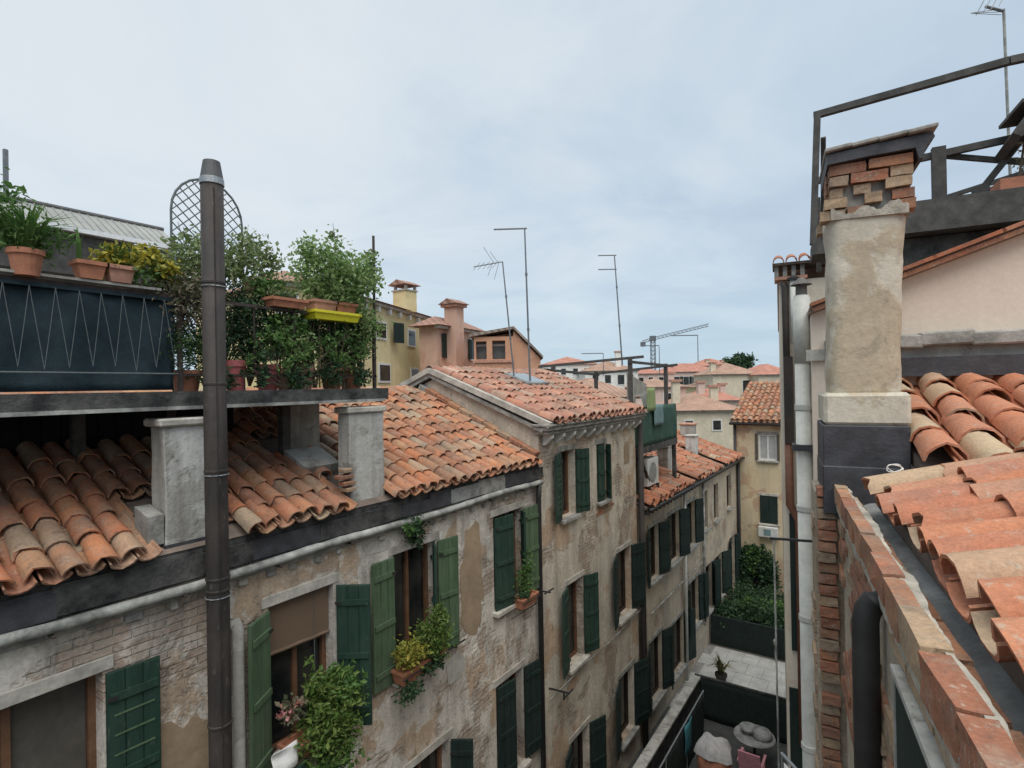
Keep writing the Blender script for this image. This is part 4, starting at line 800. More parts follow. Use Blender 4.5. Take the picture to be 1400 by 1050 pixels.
pc = MB().tube([(-4.85, 13.2, 2.95), (-4.85, 17.9, 2.95)], .02, 5).build('string_course', M_gut, HC)
ac = thing('air_conditioner', 'pale air conditioner box on the low roof beside the gabled house', 'air conditioner', (-5.1, 13.9, 6.0)); MB().box(-5.3, -4.98, 13.5, 14.3, 6.05, 6.75).build('casing', M_ac, ac, bevel=.015); MB().lathe((0, 0, 0), [(.26, 0), (.26, .015)], 20).build('fan_grille', M_galv, ac, M.Translation(V((-4.98, 13.85, 6.4))) @ M.Rotation(R(90), 4, 'Y')); MB().box(-5.3, -4.95, 13.55, 13.6, 5.75, 6.05).build('bracket', M_black, ac); MB().box(-5.3, -4.95, 14.2, 14.25, 5.75, 6.05).build('bracket', M_black, ac)

# ================================================================== END OF THE ALLEY
NYm = V((0, -1, 0)); UXp = V((1, 0, 0))
HE = thing('cream_house', 'cream plaster house closing the far end of the alley', 'house', (-2.5, 25, 0))
hE = [(.95, 1.62, 5.6, 6.62), (.97, 1.6, 3.12, 4.2), (.25, 1.45, 0, 1.75)]
mb = MB(); panel(mb, (-5.02, 23.4, 0), UXp, 6.0, 0, 7.1, hE, NYm, .25); mb.add([(-5.02, 23.4, 0), (-5.02, 23.4, 7.1), (-5.02, 30, 7.1), (-5.02, 30, 0)], [(0, 1, 2, 3)]); mb.build('wall', MW_E, HE, recalc=False)
window(HE, (-5.02, 23.4, 0), UXp, NYm, hE[0], .1, M_white, plain('curtain_pale', (.42,.42,.40), .8, .15, 5), 1, fw=.06, trim=M_stoneg); window(HE, (-5.02, 23.4, 0), UXp, NYm, hE[1], .2, M_woodb, M_glass, 1)
for k in (0, 1): shutter(HE, (-4.05+k*.63, 23.36), 3.14, 4.18, (1 if k == 0 else -1, 0), .31, M_shutd, 2, single=True, batten=False)
MB().box(-4.75, -3.6, 23.5, 23.62, 0, 1.75).build('door', M_shutd, HE)
for s_ in (.88, 1.66): MB().box(-5.02+s_-.05, -5.02+s_+.05, 23.36, 23.4, 5.58, 6.64).build('shutter', M_curt, HE)
slE = R(21); VE = V((0, math.cos(slE), math.sin(slE))); re_ = MB().prism([V((-5.1, 23.2, 7.1)), V((-5.1, 23.2, 7.1))+VE*4.4, V((-5.1, 32, 7.1)), V((-5.1, 23.2, 7.03))], (6.2, 0, 0)).build('roof', M_deck, HE)
tiles(re_, (-5.0, 23.16, 7.1), UXp, VE, 27, 12, MT_A, .22, .35, 120)
MB().tube([(-5.1, 23.13, 7.04), (1.1, 23.13, 7.04)], .055, 8).build('gutter', M_black, HE, smooth=True); MB().tube([(-4.93, 23.32, 7.0), (-4.93, 23.32, .2)], .05, 8).build('downpipe', M_black, HE, smooth=True)
ab = thing('air_conditioner', 'white box with a blue panel fixed under the green shuttered window of the cream house', 'air conditioner', (-3.75, 23.2, 2.7)); MB().box(-4.1, -3.4, 23.15, 23.38, 2.62, 3.02).build('casing', M_ac, ab, bevel=.015); MB().box(-3.9, -3.65, 23.138, 23.148, 2.7, 2.94).build('panel', M_clothb, ab)
iv = thing('ivy', 'dark green ivy hanging over the doorway of the cream house', 'ivy', (-4.1, 23.2, 0)); foliage(iv, [((-4.25, 23.2, 1.9), (.55, .16, .35), 1500), ((-4.6, 23.1, 1.1), (.35, .2, .8), 1200), ((-3.75, 23.1, 1.2), (.4, .2, .7), 1300)], .1, L_dark, 1.7); foliage(iv, [((-4.2, 23.1, 1.6), (.5, .16, .6), 700)], .09, L_mid, 1.7, 'young_leaf'); stems(iv, (-4.7, 23.3, 0), [(-4.6, 23.2, 2), (-4.2, 23.2, 2.1), (-3.7, 23.2, 1.7)], .03)
he = thing('hedge', 'broad dark clipped hedge beyond the paved path', 'hedge', (-3.4, 19.8, 0))
foliage(he, [((-4.4+.75*k, 19.6+.5*(k % 2), .80), (.55, .75, .38), 2300) for k in range(5)]+[((-4.3+.8*k, 21.2, .85), (.55, .7, .4), 1500) for k in range(4)], .085, L_dark, 2.0); foliage(he, [((-3.9+.6*k, 20.2, 1.1), (.5, .6, .12), 260) for k in range(4)], .08, L_mid, 2.0, 'young_leaf')
MB().box(-4.85, -1.0, 18.75, 18.82, 0, .95).build('fence_panel', M_netc, he); stems(he, (-3.5, 19.8, 0), [(-4.3+k*.5, 20+U(-.5, .5), 1) for k in range(6)], .03)
bol = thing('garden_light', 'small pale garden light post in front of the hedge', 'lamp post', (-2.85, 18.5, 0)); MB().tube([(-2.85, 18.5, .01), (-2.85, 18.5, .55)], .02, 6).build('post', M_gut, bol); MB().lathe((-2.85, 18.5, .55), [(.05, 0), (.06, .12), (.02, .18)], 10).build('head', M_gut, bol)
ag = thing('agave', 'spiky agave in a small brown pot on the pale paving', 'plant', (-3.95, 16.3, .02)); pot(ag, (-3.95, 16.3, .03), .16, .3, M_flue); blades(ag, (-3.95, 16.3, .32), 46, .62, .95, leafm('agave_leaf', [(0, (.09,.10,.04)), (.5, (.15,.15,.06)), (1, (.22,.20,.09))]), .03, droop=.6)
# fences of the courtyard
f1 = thing('courtyard_fence', 'low dark green screened fence between the courtyard and the paved path', 'fence', (-2.9, 14.4, 0)); cloth_sheet('screen', (-4.1, 14.4, 0), UXp, 2.9, .02, 1.08, NYm, M_netc, f1, .02, 24, 6)
MB().box(-4.15, -1.15, 14.385, 14.43, 1.08, 1.12).build('top_rail', M_darkeave, f1)
for k in range(5): MB().box(-4.12+k*.72, -4.07+k*.72, 14.41, 14.45, .012, 1.1).build('post', M_darkeave, f1)
f2 = thing('courtyard_wall', 'dark low wall with a pale coping along the foot of the low house', 'wall', (-4.1, 12.4, 0)); MB().box(-4.16, -4.02, 9.5, 14.35, .014, 1.06).build('wall', M_darkeave, f2)
for k in range(8): MB().box(-4.2, -3.98, 9.5+k*.605, 10.09+k*.605, 1.06, 1.12).build('coping_stone', M_cem, f2, bevel=.006)
f3 = thing('courtyard_screen', 'netted screen with a thin bright top rail inside the courtyard', 'fence', (-3.75, 12, 0)); cloth_sheet('screen', (-3.75, 9.4, 0), UY, 4.3, .02, 1.06, NX, M_netc, f3, .02, 24, 6); MB().tube([(-3.74, 9.3, 1.1), (-3.76, 11.5, 1.09), (-3.76, 13.75, 1.1)], .018, 6).build('top_rail', M_galv, f3)
for k in range(4): MB().tube([(-3.76, 9.5+k*1.4, .01), (-3.76, 9.5+k*1.4, 1.1)], .02, 6).build('post', M_galv, f3)
tw = thing('hanging_towel', 'teal towel hung over the netted courtyard screen', 'towel', (-3.7, 12.2, .5)); cloth_sheet('cloth', (-3.70, 12.05, 0), UY, .5, .45, 1.11, NX, M_teal, tw, .02, 10, 6)
bp = thing('covered_pot', 'big rusty terracotta barrel with a white cloth on top in the courtyard', 'pot', (-3.12, 12.15, 0)); MB().lathe((-3.12, 12.15, .014), [(.26, 0), (.34, .3), (.36, .55), (.31, .78), (.28, .8)], 20).build('barrel', M_terra, bp, smooth=True)
cv = MB(); vs_, fs_ = [(-3.12, 12.15, 1.03)], []
for r_, zz_ in ((.2, .98), (.33, .88), (.38, .72)):
    for k in range(20): a = k*.314; f = 1+.12*math.sin(a*5+r_*9); vs_.append((-3.12+r_*f*math.cos(a), 12.15+r_*f*math.sin(a), zz_+.05*math.sin(a*3)))
for k in range(20): fs_.append((0, 1+k, 1+(k+1) % 20)); fs_ += [(1+i*20+k, 21+i*20+k, 21+i*20+(k+1) % 20, 1+i*20+(k+1) % 20) for i in range(2)]
cv.add(vs_, fs_).build('cloth', plain('cloth_greyed', (.5,.48,.47), .9), bp, smooth=True)
ch = thing('garden_chair', 'pink plastic garden chair with armrests in the courtyard', 'chair', (-2.42, 12.5, 0))
MB().box(-2.66, -2.2, 12.3, 12.75, .40, .44).build('seat', M_clothp, ch, bevel=.01); MB().bar((-2.43, 12.33, .44), (-2.43, 12.22, .9), .44, .03, (0, 1, 0)).build('backrest', M_clothp, ch)
for (x_, y_) in ((-2.64, 12.32), (-2.22, 12.32), (-2.64, 12.73), (-2.22, 12.73)): MB().tube([(x_, y_, .014), (x_*1.0, y_, .62 if y_ > 12.5 else .42)], .022, 6).build('leg', M_clothp, ch)
for x_ in (-2.66, -2.2): MB().box(x_-.025, x_+.025, 12.28, 12.76, .62, .65).build('armrest', M_clothp, ch)
tb = thing('round_table', 'small round dark grey table with a bowl behind the pink chair', 'table', (-2.5, 13.2, 0)); MB().lathe((-2.5, 13.2, .70), [(.42, 0), (.44, .02), (.42, .04)], 24).build('top', M_lead, tb); MB().tube([(-2.5, 13.2, .02), (-2.5, 13.2, .7)], .03, 8).build('column', M_black, tb); MB().lathe((-2.5, 13.2, .014), [(.22, 0), (.2, .03), (.05, .06)], 16).build('base', M_black, tb)
bw = thing('bowl', 'pale grey bowl on the round courtyard table', 'bowl', (-2.62, 13.2, .74)); MB().lathe((-2.62, 13.2, .742), [(.08, 0), (.18, .1), (.19, .14), (.17, .13), (.07, .03)], 18).build('bowl', M_lead, bw, smooth=True)
bx = thing('folded_cloth', 'dark folded cloth heap on the round courtyard table', 'cloth', (-2.36, 13.2, .74)); MB().lathe((-2.34, 13.2, .742), [(.2, 0), (.22, .06), (.17, .15), (.06, .19)], 14).build('cloth', M_lead, bx, smooth=True)

# ================================================================== RIGHT SIDE (frame turned 8 degrees)
M_mort = plain('mortar_lime', (.46,.42,.345), .95, .4, 9, .7, .012)
def TH(name, label, cat, l): return thing(name, label, cat, RM @ V(l))
HR = TH('brick_house', 'brick house with a parapet, chimney and orange tile roof on the near right', 'house', (2, 1.5, 0))
FB = .30
mb = MB(); mb.box(FB+.012, 5, -3, 3.6, 0, 7.93); mb.build('wall', MW_Near, HR, RM)
br_me = {}
def brick_meshes(sz):
    if sz not in br_me:
        out_ = []
        for m in M_brick:
            mb = MB().obox((0, 0, 0), (sz[0]/2, 0, 0), (0, sz[1]/2, 0), (0, 0, sz[2]/2))
            for _ in range(3):
                me, _c = mb.mesh('brick', m, center=False); b_ = bmesh.new(); b_.from_mesh(me); bmesh.ops.subdivide_edges(b_, edges=b_.edges[:], cuts=1, use_grid_fill=True); o_ = V((U(0, 50), 0, 0))
                for v in b_.verts: v.co += noise.noise_vector(v.co*21+o_)*min(sz)*.11; v.co *= 1-.05*random.random()
                b_.to_mesh(me); b_.free(); out_.append(me)
        br_me[sz] = out_
    return br_me[sz]
def brick(parent, c, sz, k=None, yaw=0, mats=(0, 0, 1, 1, 2, 3)):
    me = brick_meshes(sz)[(random.choice(mats) if k is None else k)*3+random.randrange(3)]
    return link(bpy.data.objects.new('brick', me), RM @ M.Translation(V(c)) @ M.Rotation(R(yaw+U(-1.5, 1.5)), 4, 'Z') @ M.Rotation(R(U(-1, 1)), 4, 'X'), parent)
# exposed bricks of the alley face, some rows still under lime mortar
for j in range(17):
    z = 6.93+j*.066
    for k in range(11):
        a = 1.0+k*.262+(.13 if j % 2 else 0)
        if a > 3.72 or (noise.noise(V((a*1.7, z*2.2, 3.3))) > .15): continue
        if 1.0 < a < 1.92 and z < 7.84: continue
        brick(HR, (FB+.050+U(-.004, .004), a, z+U(-.003, .003)), (.11, .245, .056))
br_ = MB().box(.185, .42, 3.83, 4.25, 0, 8.02).build('chimney_breast', MW_Near, HR, RM)
for j in range(62):
    z = 4.0+j*.066
    if U(0, 1) < .1: continue
    brick(br_, (.245+U(-.006, .006), 3.845+U(-.012, .01), z), (.098, .11, .056))
    if U(0, 1) < .5: brick(br_, (.205+U(-.012, .004), 3.97+U(-.02, .02), z), (.06, .2, .056), mats=(2, 3, 3))
# parapet of bricks on edge
pa = MB().box(FB-.006, .37, -.5, 3.8, 7.93, 7.972).build('parapet', M_mort, HR, RM)
MB().box(FB+.004, .352, -.5, 3.8, 7.973, 8.06).build('bed_mortar', M_mort, pa, RM)
for k in range(17):
    a = -.42+k*.262; brick(pa, (FB+.014+U(-.003, .003), a, 8.028+U(-.006, .004)), (.058, .252, .108), yaw=U(-1, 1), mats=(1, 1, 1, 0, 2))
def ragged(name, mat, parent, p0, p1, off, up, amp, n=90, seed=0.0):
    """a strip of rough mortar: straight on one side, broken on the other, with thickness"""
    p0, p1, off, up = V(p0), V(p1), V(off), V(up); poly = [p0, p1]
    for k in range(n, -1, -1):
        q = k/n; f = .6+.6*noise.noise(V((q*n*.09+seed, seed, 1.7)))+.22*noise.noise(V((q*n*.41, seed, 4.1))); poly.append(p0.lerp(p1, q)+off*max(.08, f))
    return MB().prism(poly, up).build(name, mat, parent, RM)
ragged('mortar_strip', M_mort, pa, (FB+.03, .3, 8.055), (FB+.03, 3.75, 8.055), (.045, 0, 0), (0, 0, .02), 1, 160, 2.2)
ragged('mortar_strip', M_mort, pa, (FB+.03, .3, 8.02), (FB+.03, 3.75, 8.02), (.06, 0, 0), (0, 0, .02), 1, 160, 7.1)
ragged('mortar_strip', M_mort, pa, (FB-.009, .3, 7.985), (FB-.009, 3.75, 7.985), (0, 0, -.07), (.008, 0, 0), 1, 160, 5.3)
# gutter
gu = MB()
pf = [(.362, 8.05), (.366, 7.965), (.375, 7.945), (.40, 7.945), (.43, 7.96), (.46, 7.975), (.49, 7.98)]
for (b0, z0), (b1, z1) in zip(pf, pf[1:]):
    for k in range(20):
        a0, a1 = -1+k*.24, -1+(k+1)*.24; w0_, w1_ = .006*math.sin(a0*7), .006*math.sin(a1*7)
        gu.add([(b0, a0, z0+w0_), (b0, a1, z0+w1_), (b1, a1, z1+w1_), (b1, a0, z1+w0_)], [(0, 1, 2, 3)])
gu.build('gutter', M_lead, HR, RM, recalc=False)
moss = MB()
for _ in range(1500):
    a = U(.4, 2.0); c_ = V((U(.37, .405), a, 7.951+U(0, .008))); s_ = U(.003, .010); moss.obox(c_, (s_, 0, 0), (0, s_, 0), (0, 0, s_*.6))
stuff(moss.build('moss', plain('moss', (.035,.045,.012), .95, .4, 40, .3), HR, RM, recalc=False))
# roof that falls to the gutter
slR = R(17.5); VR = V((math.cos(slR), 0, math.sin(slR)))
rfR = MB().prism([V((.48, -1.2, 8.06)), V((.48, -1.2, 8.06))+VR*3, V((.48, -1.2, 7.99))+VR*3, V((.48, -1.2, 7.99))], (0, 4.68, 0)).build('roof', M_deck, HR, RM)
tiles(rfR, (.447, -.60, 8.062), V((0, 1, 0)), VR, 20, 7, MT_R, .208, .32, 300, xf=RM, length=.42, w0=.196, channels_single=True, jit=1.3, hk=(.34, .42), choff=.0)
for k in range(3):
    q = V((.60, 2.97, 8.3))
MB().obox((1.36, 3.50, 8.33), VR*.9, (0, .03, 0), (-.02, 0, .06)).build('rake_mortar', M_stoneg, HR, RM)
# lean-to roof against the pink wall
slL = R(15.5); VL = V((0, math.cos(slL), math.sin(slL)))
rfL = MB().prism([V((.68, 3.52, 8.20)), V((.68, 3.52, 8.20))+VL*1.52, V((.68, 3.52, 8.12))+VL*1.52, V((.68, 3.52, 8.12))], (3.2, 0, 0)).build('lean_to_roof', M_deck, HR, RM)
tiles(rfL, (.78, 3.47, 8.205), V((1, 0, 0)), VL, 14, 5, MT_R, .222, .32, 300, xf=RM, length=.43, w0=.2, channels_single=True, jit=1.4)
MB().obox((1.6, 3.53, 8.25), (.75, 0, .0), (0, .06, 0), (0, 0, .025)).build('mortar_bed', M_stone, HR, RM, bevel=.01)
# right chimney
CH = MB()
n = 26; m_ = 28; vs_ = []; fs_ = []
for j in range(n+1):
    q = j/n; zc = 8.6+q*1.1; cx_, hx_ = .462+.022*q, .186+.012*q+.012*max(0, q-.85)/.15; cy_, hy_ = 4.04, .205
    for k in range(m_):
        t_ = 6.2832*k/m_; cs_, sn_ = math.cos(t_), math.sin(t_); ex = .38
        p_ = V((cx_+hx_*math.copysign(abs(cs_)**ex, cs_), cy_+hy_*math.copysign(abs(sn_)**ex, sn_), zc)); p_ += noise.noise_vector(p_*4.5)*.012+noise.noise_vector(p_*17)*.005; vs_.append(p_)
for j in range(n):
    for k in range(m_): fs_.append((j*m_+k, j*m_+(k+1) % m_, j*m_+m_+(k+1) % m_, j*m_+m_+k))
fs_ += [tuple(range(m_))[::-1], tuple(n*m_+k for k in range(m_))]
ck = CH.add(vs_, fs_).build('chimney', M_stucco, HR, RM, smooth=True)
MB().box(.24, .678, 3.79, 4.3, 8.43, 8.625).build('base_block', M_stucco, ck, RM, bevel=.02); MB().box(.232, .668, 3.775, 4.31, 8.16, 8.432).build('flashing', M_flash, ck, RM, bevel=.006); MB().box(.228, .672, 3.765, 4.32, 7.90, 8.19).build('flashing', M_flash, ck, RM, bevel=.006)
MB().box(.31, .70, 3.87, 4.23, 9.66, 9.998).build('core', M_stoneg, ck, RM)
rows = (((.245, .13), (.385, .10), (.61, .12)), ((.265, .12), (.475, .09), (.615, .11)), ((.30, .07), (.42, .09), (.58, .13)), ((.295, .10), (.405, .19), (.605, .11)), ((.295, .19), (.495, .22)))
for j, row in enumerate(rows):
    z = 9.705+j*.066
    for b0, wd in row:
        brick(ck, (b0+wd/2, 3.88+U(-.012, .02), z+(b0-.3)*.04), (round(wd, 3), .11, .058), mats=(0, 1, 2, 2, 3, 3)); brick(ck, (b0+wd/2, 4.2, z), (round(wd, 3), .11, .058), mats=(1, 2))
    brick(ck, (.335, 4.04, z), (.1, .13, .058)); brick(ck, (.66, 4.04, z), (.1, .13, .058))
for k_, (zz_, hh_, sd_) in enumerate(((9.672, .085, 1.0), (9.672, .05, 3.0))):
    ragged('mortar_collar', M_mort, ck, (.30, 3.822+.02*k_, zz_), (.69, 3.822+.02*k_, zz_-.01), (0, 0, hh_), (0, .02, 0), 1, 46, sd_)
MB().prism([(.285, 3.79, 10.0), (.28, 3.79, 10.06), (.55, 3.79, 10.078), (.80, 3.79, 10.085), (.81, 3.79, 10.06), (.785, 3.79, 10.04), (.765, 3.79, 10.0), (.755, 3.79, 9.95), (.735, 3.79, 9.95), (.72, 3.79, 10.015), (.50, 3.79, 10.012)], (0, .52, 0)).build('cap', M_flash, ck, RM)
for k in range(4):
    b0 = .272+k*.137; MB().obox((b0+.069, 4.04+U(-.01, .01), 10.088+.008*k+U(-.003, .003)), (.069, 0, .006), (0, .27, 0), (0, 0, .012)).build('cap_slab', M_stoneg, ck, RM, bevel=.005)
# black pipe and dark window under the parapet
MB().tube([(.255, 2.24, 5.0), (.255, 2.24, 7.86), (.262, 2.24, 7.90), (.28, 2.24, 7.93), (.31, 2.24, 7.94)], .042, 16).build('downpipe', M_black, HR, RM, smooth=True); MB().box(.24, .31, 2.19, 2.205, 7.3, 7.315).build('pipe_clip', M_rust, HR, RM)
MB().box(.278, .296, 1.02, 1.84, 6.6, 7.865).build('shutter', M_shutd, HR, RM); MB().box(.272, .31, .96, 1.88, 7.867, 7.885).build('lintel', M_cem, HR, RM); MB().box(.274, .31, 1.841, 1.86, 6.6, 7.866).build('frame', M_stoneg, HR, RM)
cw = TH('wire_coil', 'small coil of pale wire lying on the tiles beside the chimney foot', 'wire', (.5, 3.3, 8.25)); MB().tube([(.53+.034*math.cos(a*.42)+.006*math.sin(a*1.1), 3.40+.03*math.sin(a*.21), 8.232+.022*math.sin(a*.42)+.0006*a) for a in range(30)], .003, 5).build('wire', M_white, cw, RM)
# pink house
HP = TH('pink_house', 'pale pink plaster house with a raked tile edge behind the right chimney', 'house', (2, 6.5, 0))
rk_ = lambda b: 9.235+(b-.24)*.355
MB().prism([(.24, 5.0, 0), (.24, 5.0, rk_(.24)), (5, 5.0, rk_(5)), (5, 5.0, 0)], (0, 2.9, 0)).build('wall', MW_Pink, HP, RM)
rp_ = MB().prism([(.225, 4.9, rk_(.225)), (.225, 4.9, rk_(.225)+.05), (5, 4.9, rk_(5)+.05), (5, 4.9, rk_(5))], (0, 3.0, 0)).build('roof', M_deck, HP, RM)
for k in range(13):
    b = .44+k*.39; MB().obox((b, 4.955, rk_(b)+.066), (.205, 0, .073), (0, .085, 0), (-.004, 0, .013)).build('rake_tile', MT_A2, rp_, RM)
    MB().obox((b, 4.92, rk_(b)+.02), (.195, 0, .069), (0, .03, 0), (-.005, 0, .016)).build('rake_brick', M_brick[k % 2], rp_, RM)
lv = MB()
for k in range(16): b = .34+k*.3; lv.obox((b+.15, 4.95, 8.985+U(-.012, .012)), (.16, 0, U(-.01, .01)), (0, .07, 0), (0, 0, .045+U(0, .01)))
lv.build('mortar_ledge', M_stoneg, HP, RM, bevel=.012); MB().box(.2, 5, 4.96, 5.0, 8.86, 8.95).build('render_band', M_cem, HP, RM); MB().obox((2.8, 4.93, 8.79), (2.2, 0, 0), (0, .05, .0), (0, 0, .07)).build('flashing', M_flash, HP, RM)
# wooden roof terrace on the pink house
AL = TH('wooden_altana', 'dark weathered wooden roof terrace with railings at the upper right', 'roof terrace', (2, 6.8, 10))
MB().box(.95, 5, 6.0, 8.2, 10.02, 10.30).build('deck_beam', M_wood, AL, RM); MB().box(.33, .62, 6.3, 6.75, 9.98, 10.12).build('deck_beam', M_wood, AL, RM); MB().box(.9, 5, 6.2, 8.0, 9.5, 10.01).build('joist', M_darkeave, AL, RM)
def bar(n_, p, q, wd=.07, ht=.07): MB().bar(p, q, wd*.82, ht*.82).build(n_, M_wood, AL, RM)
bar('post', (.34, 6.4, 10.1), (.40, 6.4, 11.42), .075, .075); bar('post', (.50, 7.5, 10.1), (.47, 6.7, 11.3), .06, .06); bar('post', (.42, 6.9, 9.9), (.42, 6.9, 10.72), .06, .06)
bar('handrail', (.37, 6.42, 11.43), (1.83, 6.12, 11.43), .07, .075); bar('handrail', (1.83, 6.12, 11.43), (3.0, 6.3, 11.5), .07, .075)
bar('middle_rail', (.40, 6.5, 10.78), (2.6, 6.5, 10.93), .06, .075); bar('lower_rail', (.95, 7.6, 10.55), (2.4, 7.0, 10.75), .05, .05)
bar('post', (1.40, 6.45, 10.28), (1.40, 6.45, 10.9), .13, .08); bar('brace', (1.45, 6.55, 10.85), (2.2, 6.55, 10.62), .05, .055); bar('brace', (1.64, 6.55, 10.33), (2.1, 6.4, 10.98), .06, .06); bar('brace', (1.2, 6.7, 10.33), (2.3, 6.7, 10.62), .05, .05); bar('post', (1.72, 6.5, 10.28), (1.72, 6.5, 10.48), .14, .1)
MB().obox((2.05, 6.2, 11.05), (.22, 0, .34), (.02, .3, 0), (-.03, 0, .02)).build('roof_board', M_wood, AL, RM); MB().box(1.86, 2.4, 5.95, 6.5, 10.99, 11.02).build('roof_board', M_wood, AL, RM)
pb = TH('planter', 'brown planter with dry stems on the wooden altana deck', 'planter', (1.9, 6.2, 10.3)); MB().box(1.75, 2.3, 6.1, 6.35, 10.305, 10.42).build('planter', M_terra, pb, RM); foliage(pb, [((2.05, 6.25, 10.62), (.22, .12, .2), 150)], .06, L_dry, 2.6, xf=RM)
MB().tube([(1.9, 6.2, 10.4), (1.97, 6.2, 10.9)], .01, 5).tube([(2.05, 6.2, 10.4), (2.0, 6.2, 10.95)], .01, 5).build('stem', M_stem, pb, RM)
an = TH('television_antenna', 'pale antenna with a wire grid head at the top right corner', 'antenna', (2.12, 7.2, 10.3)); MB().tube([(2.15, 7.2, 10.3), (2.12, 7.2, 12.45)], .013, 8).build('mast', M_gut, an, RM); MB().tube([(2.12, 7.2, 12.43), (1.95, 7.1, 12.47)], .014, 8).build('boom', M_metal, an, RM)
for k in range(4): MB().tube([(1.86+.06*k, 7.05, 12.38+.012*k), (1.98+.06*k, 7.12, 12.62+.012*k)], .0035, 4).build('element', M_gut, an, RM)
for k in range(3): MB().tube([(1.82, 7.0+.03*k, 12.38+.02*k), (2.1, 7.2, 12.40+.03*k)], .0035, 4).build('element', M_gut, an, RM)
# cream tall house further on
HT = TH('cream_house', 'tall pale cream house beyond the pink wall with a tiled eave and drainpipes', 'house', (1.5, 12, 0))
MB().box(.02, 4, 8.0, 16, 0, 10.02).build('wall', MW_Cream, HT, RM)
ev = MB().box(-.03, .35, 7.9, 8.2, 10.02, 10.06).build('cornice', M_terral, HT, RM); MB().box(-.05, 4.1, 7.84, 8.3, 10.20, 10.23).build('roof', M_deck, HT, RM)
for k in range(4): MB().box(-.03+k*.1, .02+k*.1, 7.9, 8.0, 10.062, 10.198).build('dentil', M_stoneg, ev, RM)
MB().prism([(.0, 8.31, 10.02), (.0, 8.31, 10.22), (.0, 12, 10.9), (.0, 16.1, 10.1), (.0, 16.1, 10.02)], (4.05, 0, 0)).build('roof_slope', M_roof2, HT, RM)
tm = tile_mesh('tile', MT_A2, .4, .14, .12)
for k in range(3): link(bpy.data.objects.new('tile', tm), RM @ jitter_mat(V((.02+k*.15, 7.80, 10.225)), V((1, 0, 0)), V((0, 1, .3)).normalized(), V((0, -.3, 1)).normalized(), 0, 0), HT)
MB().tube([(.07, 7.95, 9.98), (.09, 7.93, 9.93), (.10, 7.93, 8.05)], .042, 10).build('downpipe', M_flue, HT, RM, smooth=True); MB().box(.055, .165, 7.87, 7.98, 7.9, 9.02).build('shutter_box', M_flue, HT, RM); MB().tube([(.10, 7.93, 7.9), (.10, 7.93, 7.1), (.2, 7.93, 6.9), (.2, 7.93, 4)], .05, 10).build('downpipe', plain('pipe_rust_brown', (.20,.085,.05), .6), HT, RM, smooth=True)
MB().tube([(.19, 7.9, 9.2), (.19, 7.9, 10.0)], .045, 8).build('vent_pipe', M_pipeg, HT, RM, smooth=True); MB().lathe((.19, 7.9, 10.0), [(.07, 0), (.075, .03), (.02, .06)], 10).build('vent_cap', M_flash, HT, RM)
shutter(HT, (.09, 7.97), 5.2, 6.98, (1, 0), .16, M_shutd, 2, xf=RM, single=True, batten=False); shutter(HT, (.05, 7.97), 3.0, 4.7, (1, 0), .2, M_shutd, 2, xf=RM, single=True, batten=False)
gf = TH('flue_pipe', 'pale grey flue with a small conical cap standing beside the right chimney', 'flue', (.17, 5.2, 0)); MB().tube([(.182, 5.2, 0), (.182, 5.2, 9.42)], .06, 16).build('pipe', M_pipeg, gf, RM, smooth=True)
for z in (5.6, 6.68, 8.45, 7.6): MB().lathe((.182, 5.2, z), [(.061, 0), (.068, .01), (.068, .05), (.061, .06)], 16).build('collar', M_pipeg, gf, RM)
MB().lathe((.182, 5.2, 9.42), [(.06, 0), (.045, .01), (.042, .08), (.085, .09), (.02, .15)], 14).build('cap', plain('cap_dark', (.12,.11,.10), .7), gf, RM); MB().box(.09, .27, 5.1, 5.3, 8.12, 8.17).build('support_plate', M_flash, gf, RM); MB().tube([(.182, 5.2, 8.85), (.182, 5.2, 9.40)], .066, 16).build('sleeve', M_pipeg, gf, RM, smooth=True)
cl = TH('clothesline_bracket', 'dark horizontal iron arm with a hanging pale pole beside the grey flue', 'bracket', (.1, 5.0, 7.4)); MB().bar((-.09, 5.0, 7.40), (.26, 5.0, 7.41), .018, .018).build('arm', M_black, cl, RM); MB().tube([(-.06, 5.0, 7.39), (-.055, 5.0, 4.6)], .008, 6).build('pole', M_gut, cl, RM)
ba = TH('balcony_railing', 'small grey metal balcony railing with a white cloth at the bottom beside the grey flue', 'railing', (.05, 6, 4)); MB().tube([(-.04, 6.0, 5.02), (.22, 5.6, 5.02)], .018, 8).build('rail', M_galv, ba, RM)
for k in range(6): MB().tube([(-.04+.05*k, 6-.08*k, 4.2), (-.04+.05*k, 6-.08*k, 5.0)], .008, 5).build('baluster', M_galv, ba, RM)
cloth_sheet('cloth', (-.02, 5.93, 0), V((.55, -.83, 0)), .12, 4.5, 4.98, V((-.8, -.5, 0)), M_cloth, ba, .01, 6, 4, xf=RM)

